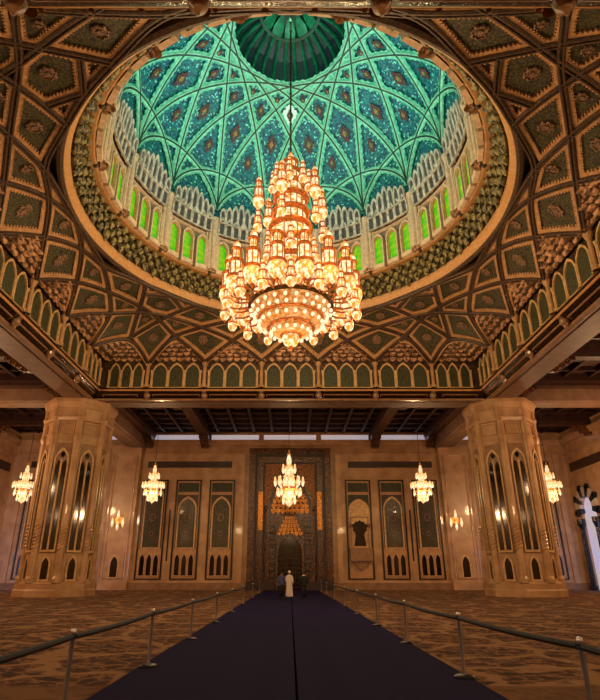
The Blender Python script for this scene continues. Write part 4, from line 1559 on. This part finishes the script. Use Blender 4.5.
def small_chandelier(loc, s, label, rod_top):
    r = empty('chandelier', loc); tag(r, label, 'chandelier', 'small chandeliers in the aisles')
    MB().lathe([(.03, 4.3 * s), (.03, rod_top - loc[2])], 6).build('hanging_rod', M['rod'], r)
    g = MB(); w = MB()
    w.lathe([(.03 * s, .1 * s), (.25 * s, .3 * s), (.3 * s, .5 * s)], 12)
    w.lathe([(.2 * s, .6 * s), (.36 * s, .9 * s), (.4 * s, 1.2 * s)], 16)
    w.lathe([(.42 * s, 1.6 * s), (.5 * s, 1.9 * s), (.4 * s, 2.2 * s)], 14)
    w.lathe([(.3 * s, 2.4 * s), (.36 * s, 2.7 * s), (.25 * s, 3.0 * s)], 12)
    w.lathe([(.18 * s, 3.1 * s), (.2 * s, 3.5 * s), (.1 * s, 3.9 * s)], 10)
    pr = [(0, 0), (.03 * s, .02 * s)]
    for z, q in ((.55, .4), (1.3, .8), (1.5, .6), (2.3, .5), (3.05, .36), (3.95, .18)):
        pr += [(.02 * s, (z - .06) * s), (q * .6 * s, (z - .05) * s), (q * s, z * s), (q * .6 * s, (z + .06) * s), (.02 * s, (z + .07) * s)]
    pr += [(.04 * s, 4.1 * s), (.06 * s, 4.2 * s), (0, 4.35 * s)]
    g.lathe(pr, 16)
    g.build('gilt_frame', M['small_gold'], r); w.build('glass_tiers', M['small_lamp'], r, smooth=True)
    lm = MB(); 
    lm.lathe([(0, -.14 * s), (.08 * s, -.02), (.12 * s, .14 * s), (.07 * s, .28 * s), (.07 * s, .44 * s), (0, .56 * s)], 8)
    me = lm.mesh('lamp', M['small_lamp'])
    for n, q, z, ph in ((10, 1.08, 1.7, 0), (9, .86, .95, .5), (6, .48, .4, 0), (6, .5, 2.65, 0), (8, .8, 1.75, .5)):
        for i in range(n):
            a = 2 * pi * (i + ph) / n
            o = bpy.data.objects.new('lamp', me); COL.objects.link(o); o.parent = r
            o.location = (q * s * sin(a), q * s * cos(a), z * s)
            am = MB(); am.tube([(.3 * s * sin(a), .3 * s * cos(a), (z + .1) * s), (q * .6 * s * sin(a), q * .6 * s * cos(a), z * s - .04), (q * s * sin(a), q * s * cos(a), (z + .1) * s)], .02, 4)
            am.build('arm', M['small_gold'], r)
    return r


YS = 56.0
small_chandelier((-14.4, YS, E0 + 6.75), 1.02, 'small lit chandelier hanging in front of the leftmost tall wall panel', ZA - .4)
small_chandelier((13.9, YS, E0 + 6.75), 1.02, 'small lit chandelier hanging right of the portal before the wall panels', ZA - .4)
small_chandelier((-.1, YS, E0 + 6.35), 1.42, 'larger lit chandelier hanging in front of the carved portal', ZA - .4)
small_chandelier((-28.0, YS, E0 + 6.75), 1.02, 'small lit chandelier in the far left corner beyond the column', ZA - .4)
small_chandelier((27.4, YS, E0 + 6.75), 1.02, 'small lit chandelier in the far right corner near the striped arch', ZA - .4)


def sconce(x, label):
    r = empty('wall_sconce', (x, WB - .62, E0 + 5.2)); tag(r, label, 'wall lamp', 'wall sconces on the pilasters')
    m = MB().lathe([(0, 0), (.45, .0), (.5, .05), (.42, .12), (.2, .12), (0, .2)], 16)
    m.v = [(a, -c, b + .55) for a, b, c in m.v]
    m.build('rosette', M['small_gold'], r)
    m = MB().tube([(0, -.15, .55), (0, -.45, .5), (0, -.5, .2)], .04, 6); m.tube([(-.6, -.45, .2), (0, -.5, .1), (.6, -.45, .2)], .04, 6)
    m.build('bracket_arm', M['small_gold'], r)
    lm = MB().lathe([(0, -.55), (.12, -.35), (.16, -.1), (.12, .1), (.1, .35), (.05, .5), (0, .6)], 8).mesh('lamp', M['small_lamp'])
    for dx, dz in ((-.6, .25), (.6, .25), (0, -.1), (0, 1.1)):
        o = bpy.data.objects.new('lamp', lm); COL.objects.link(o); o.parent = r; o.location = (dx, -.48, dz)
    return r


sconce(-19.6, 'gilt wall sconce on the marble pilaster left of the tall panels')
sconce(18.9, 'gilt wall sconce on the marble pilaster right of the tall panels')

# ------------------------------------------------------------------ barrier posts and ropes
def post_meshes():
    a = MB().lathe([(0, 0), (.17, 0), (.17, .02), (.12, .045), (.035, .06), (0, .06)], 24).mesh('base', M['dark_metal'])
    b = MB().lathe([(.027, .05), (.027, .93), (.034, .94), (.034, .985), (.02, 1.0), (0, 1.0)], 14).mesh('pole', M['chrome'])
    c = MB().lathe([(.036, .88), (.042, .885), (.042, .93), (.036, .935)], 14).mesh('collar', M['rope'])
    for me in (a, b):
        for p in me.polygons: p.use_smooth = True
    return a, b, c


pmsh = post_meshes()
ordw = ['nearest', 'second', 'third', 'fourth', 'fifth', 'sixth', 'seventh', 'eighth', 'ninth', 'tenth']
for side, X, ys in (('left', -2.75, (3.4, 7.25, 11.3, 15.8, 21.0, 26.6, 33.0, 41.0, 50.0)), ('right', 3.0, (2.6, 6.3, 10.2, 14.9, 19.8, 25.2, 31.0, 38.0, 46.0, 54.0))):
    for i, y in enumerate(ys):
        xp = X + (.1 if side == 'right' and i < 2 else (.07 if side == 'left' else -.04))
        r = empty('stanchion', (xp, y, .025)); tag(r, 'slim chrome barrier post, %s along the %s edge of the runner' % (ordw[i], side), 'barrier post', 'chrome barrier posts beside the runner')
        for me in pmsh:
            o = bpy.data.objects.new(me.name, me); COL.objects.link(o); o.parent = r
    for i in range(len(ys) - 1):
        y0, y1 = ys[i] + .06, ys[i + 1] - .06
        L = y1 - y0
        xa, xb = [X + (.1 if side == 'right' and q < 2 else (.07 if side == 'left' else -.04)) for q in (i, i + 1)]
        path = [(xa + (xb - xa) * t / 12, y0 + L * t / 12, .93 - .02 * sin(pi * t / 12)) for t in range(13)]
        o = MB().tube(path, .038, 8).build('barrier_rope', M['rope'])
        tag(o, 'dark blue barrier rope, %s span along the %s edge of the runner' % (ordw[i], side), 'barrier rope', 'barrier ropes beside the runner')

# ------------------------------------------------------------------ visitors
def skin_body(name, joints, bones, mat_, parent):
    me = bpy.data.meshes.new(name)
    me.from_pydata([j[0] for j in joints], bones, [])
    me.materials.append(mat_)
    o = bpy.data.objects.new(name, me); COL.objects.link(o); o.parent = parent
    md = o.modifiers.new('Skin', 'SKIN'); md.use_smooth_shade = True
    for i, j in enumerate(joints):
        sv = me.skin_vertices[0].data[i]
        sv.radius = (j[1], j[1] if len(j) < 3 else j[2]); sv.use_root = (i == 0)
    sd = o.modifiers.new('Subdivision', 'SUBSURF'); sd.levels = 1; sd.render_levels = 2
    return o


def person(x, y, rz, h, kind, label):
    s = h / 1.75
    r = empty('person', (x, y, .025), rz); tag(r, label, 'person')
    V = lambda a, b, c: (a * s, b * s, c * s)
    J = [(V(0, 0, .95), .15 * s, .11 * s), (V(0, 0, 1.15), .14 * s, .10 * s), (V(0, 0, 1.38), .17 * s, .11 * s), (V(0, 0, 1.5), .06 * s), (V(0, -.01, 1.58), .075 * s),
         (V(0, -.01, 1.68), .085 * s), (V(0, -.01, 1.74), .05 * s),
         (V(-.19, 0, 1.40), .06 * s), (V(-.24, .02, 1.14), .045 * s), (V(-.25, -.05, .90), .035 * s), (V(-.25, -.08, .80), .03 * s),
         (V(.19, 0, 1.40), .06 * s), (V(.24, .02, 1.14), .045 * s), (V(.25, -.05, .90), .035 * s), (V(.25, -.08, .80), .03 * s),
         (V(-.09, 0, .88), .09 * s), (V(-.10, -.02, .50), .06 * s), (V(-.10, .03, .10), .04 * s), (V(-.10, -.10, .04), .035 * s),
         (V(.09, 0, .88), .09 * s), (V(.10, .06, .50), .06 * s), (V(.10, .12, .10), .04 * s), (V(.10, -.0, .04), .035 * s)]
    Bn = [(0, 1), (1, 2), (2, 3), (3, 4), (4, 5), (5, 6), (2, 7), (7, 8), (8, 9), (9, 10), (2, 11), (11, 12), (12, 13), (13, 14), (0, 15), (15, 16), (16, 17), (17, 18), (0, 19), (19, 20), (20, 21), (21, 22)]
    skin_body('body', J, Bn, M['skin'], r)
    # hair cap
    m = MB().lathe([(.098 * s, -.06 * s), (.105 * s, 0), (.095 * s, .06 * s), (.06 * s, .10 * s), (0, .115 * s)], 14, (0, .015 * s, 1.675 * s))
    m.build('hair', M['white_cloth'] if kind == 'robe' else M['hair'], r, smooth=True)
    # nose and eyes keep the face readable
    f_ = MB().lathe([(.018 * s, -.03 * s), (.012 * s, .02 * s), (0, .03 * s)], 6, (0, -.10 * s, 1.635 * s)); f_.build('nose', M['skin'], r)
    e = MB()
    for dx in (-.032, .032): e.lathe([(0, -.01 * s), (.012 * s, 0), (0, .01 * s)], 6, (dx * s, -.088 * s, 1.665 * s))
    e.build('eyes', M['hair'], r)
    if kind == 'robe':
        top, low = M['white_cloth'], None
        m = MB().lathe([(.27 * s, .04 * s), (.25 * s, .4 * s), (.21 * s, .9 * s), (.20 * s, 1.1 * s), (.235 * s, 1.35 * s), (.2 * s, 1.44 * s), (.08 * s, 1.5 * s)], 20, sy=.72)
        m.build('long_robe', top, r, smooth=True)
    else:
        top = M['blue_cloth'] if kind == 'blue' else M['white_cloth']
        m = MB().lathe([(.2 * s, .86 * s), (.19 * s, 1.1 * s), (.235 * s, 1.35 * s), (.2 * s, 1.44 * s), (.08 * s, 1.5 * s)], 20, sy=.72)
        m.build('shirt', top, r, smooth=True)
        m = MB()
        for sx, dy in ((-1, -.02), (1, .06)):
            m.tube([(sx * .09 * s, 0, .92 * s), (sx * .10 * s, dy * s, .5 * s), (sx * .10 * s, (dy * 1.6) * s, .08 * s)], .095 * s, 10)
        m.build('trousers', M['dark_cloth'], r, smooth=True)
        if kind == 'dark':
            m = MB().lathe([(.225 * s, .82 * s), (.215 * s, 1.1 * s), (.25 * s, 1.35 * s), (.215 * s, 1.45 * s)], 18, a0=radians(-60), a1=radians(210), sy=.78)
            m.build('jacket', M['dark_cloth'], r, smooth=True)
    m = MB()
    for sx in (-1, 1):
        m.tube([(sx * .19 * s, 0, 1.41 * s), (sx * .245 * s, .02 * s, 1.14 * s), (sx * .255 * s, -.04 * s, .93 * s)], .062 * s, 8)
    m.build('sleeves', M['dark_cloth'] if kind == 'dark' else top, r, smooth=True)
    m = MB()
    for sx, dy in ((-1, .03), (1, .12)):
        m.box((sx * .10 - .05) * s, (sx * .10 + .05) * s, (dy - .2) * s, (dy + .06) * s, 0, .08 * s)
    m.build('shoes', M['shoe'], r)
    return r


person(-.62, 42.0, radians(20), 1.80, 'blue', 'person in a bluish shirt and dark trousers, left of the white robe')
person(-.05, 43.5, radians(-10), 1.84, 'robe', 'person in a long white robe walking in the middle of the runner')
person(1.05, 42.0, radians(-160), 1.82, 'dark', 'person in dark clothes with a white shirt, rightmost of the visitors')
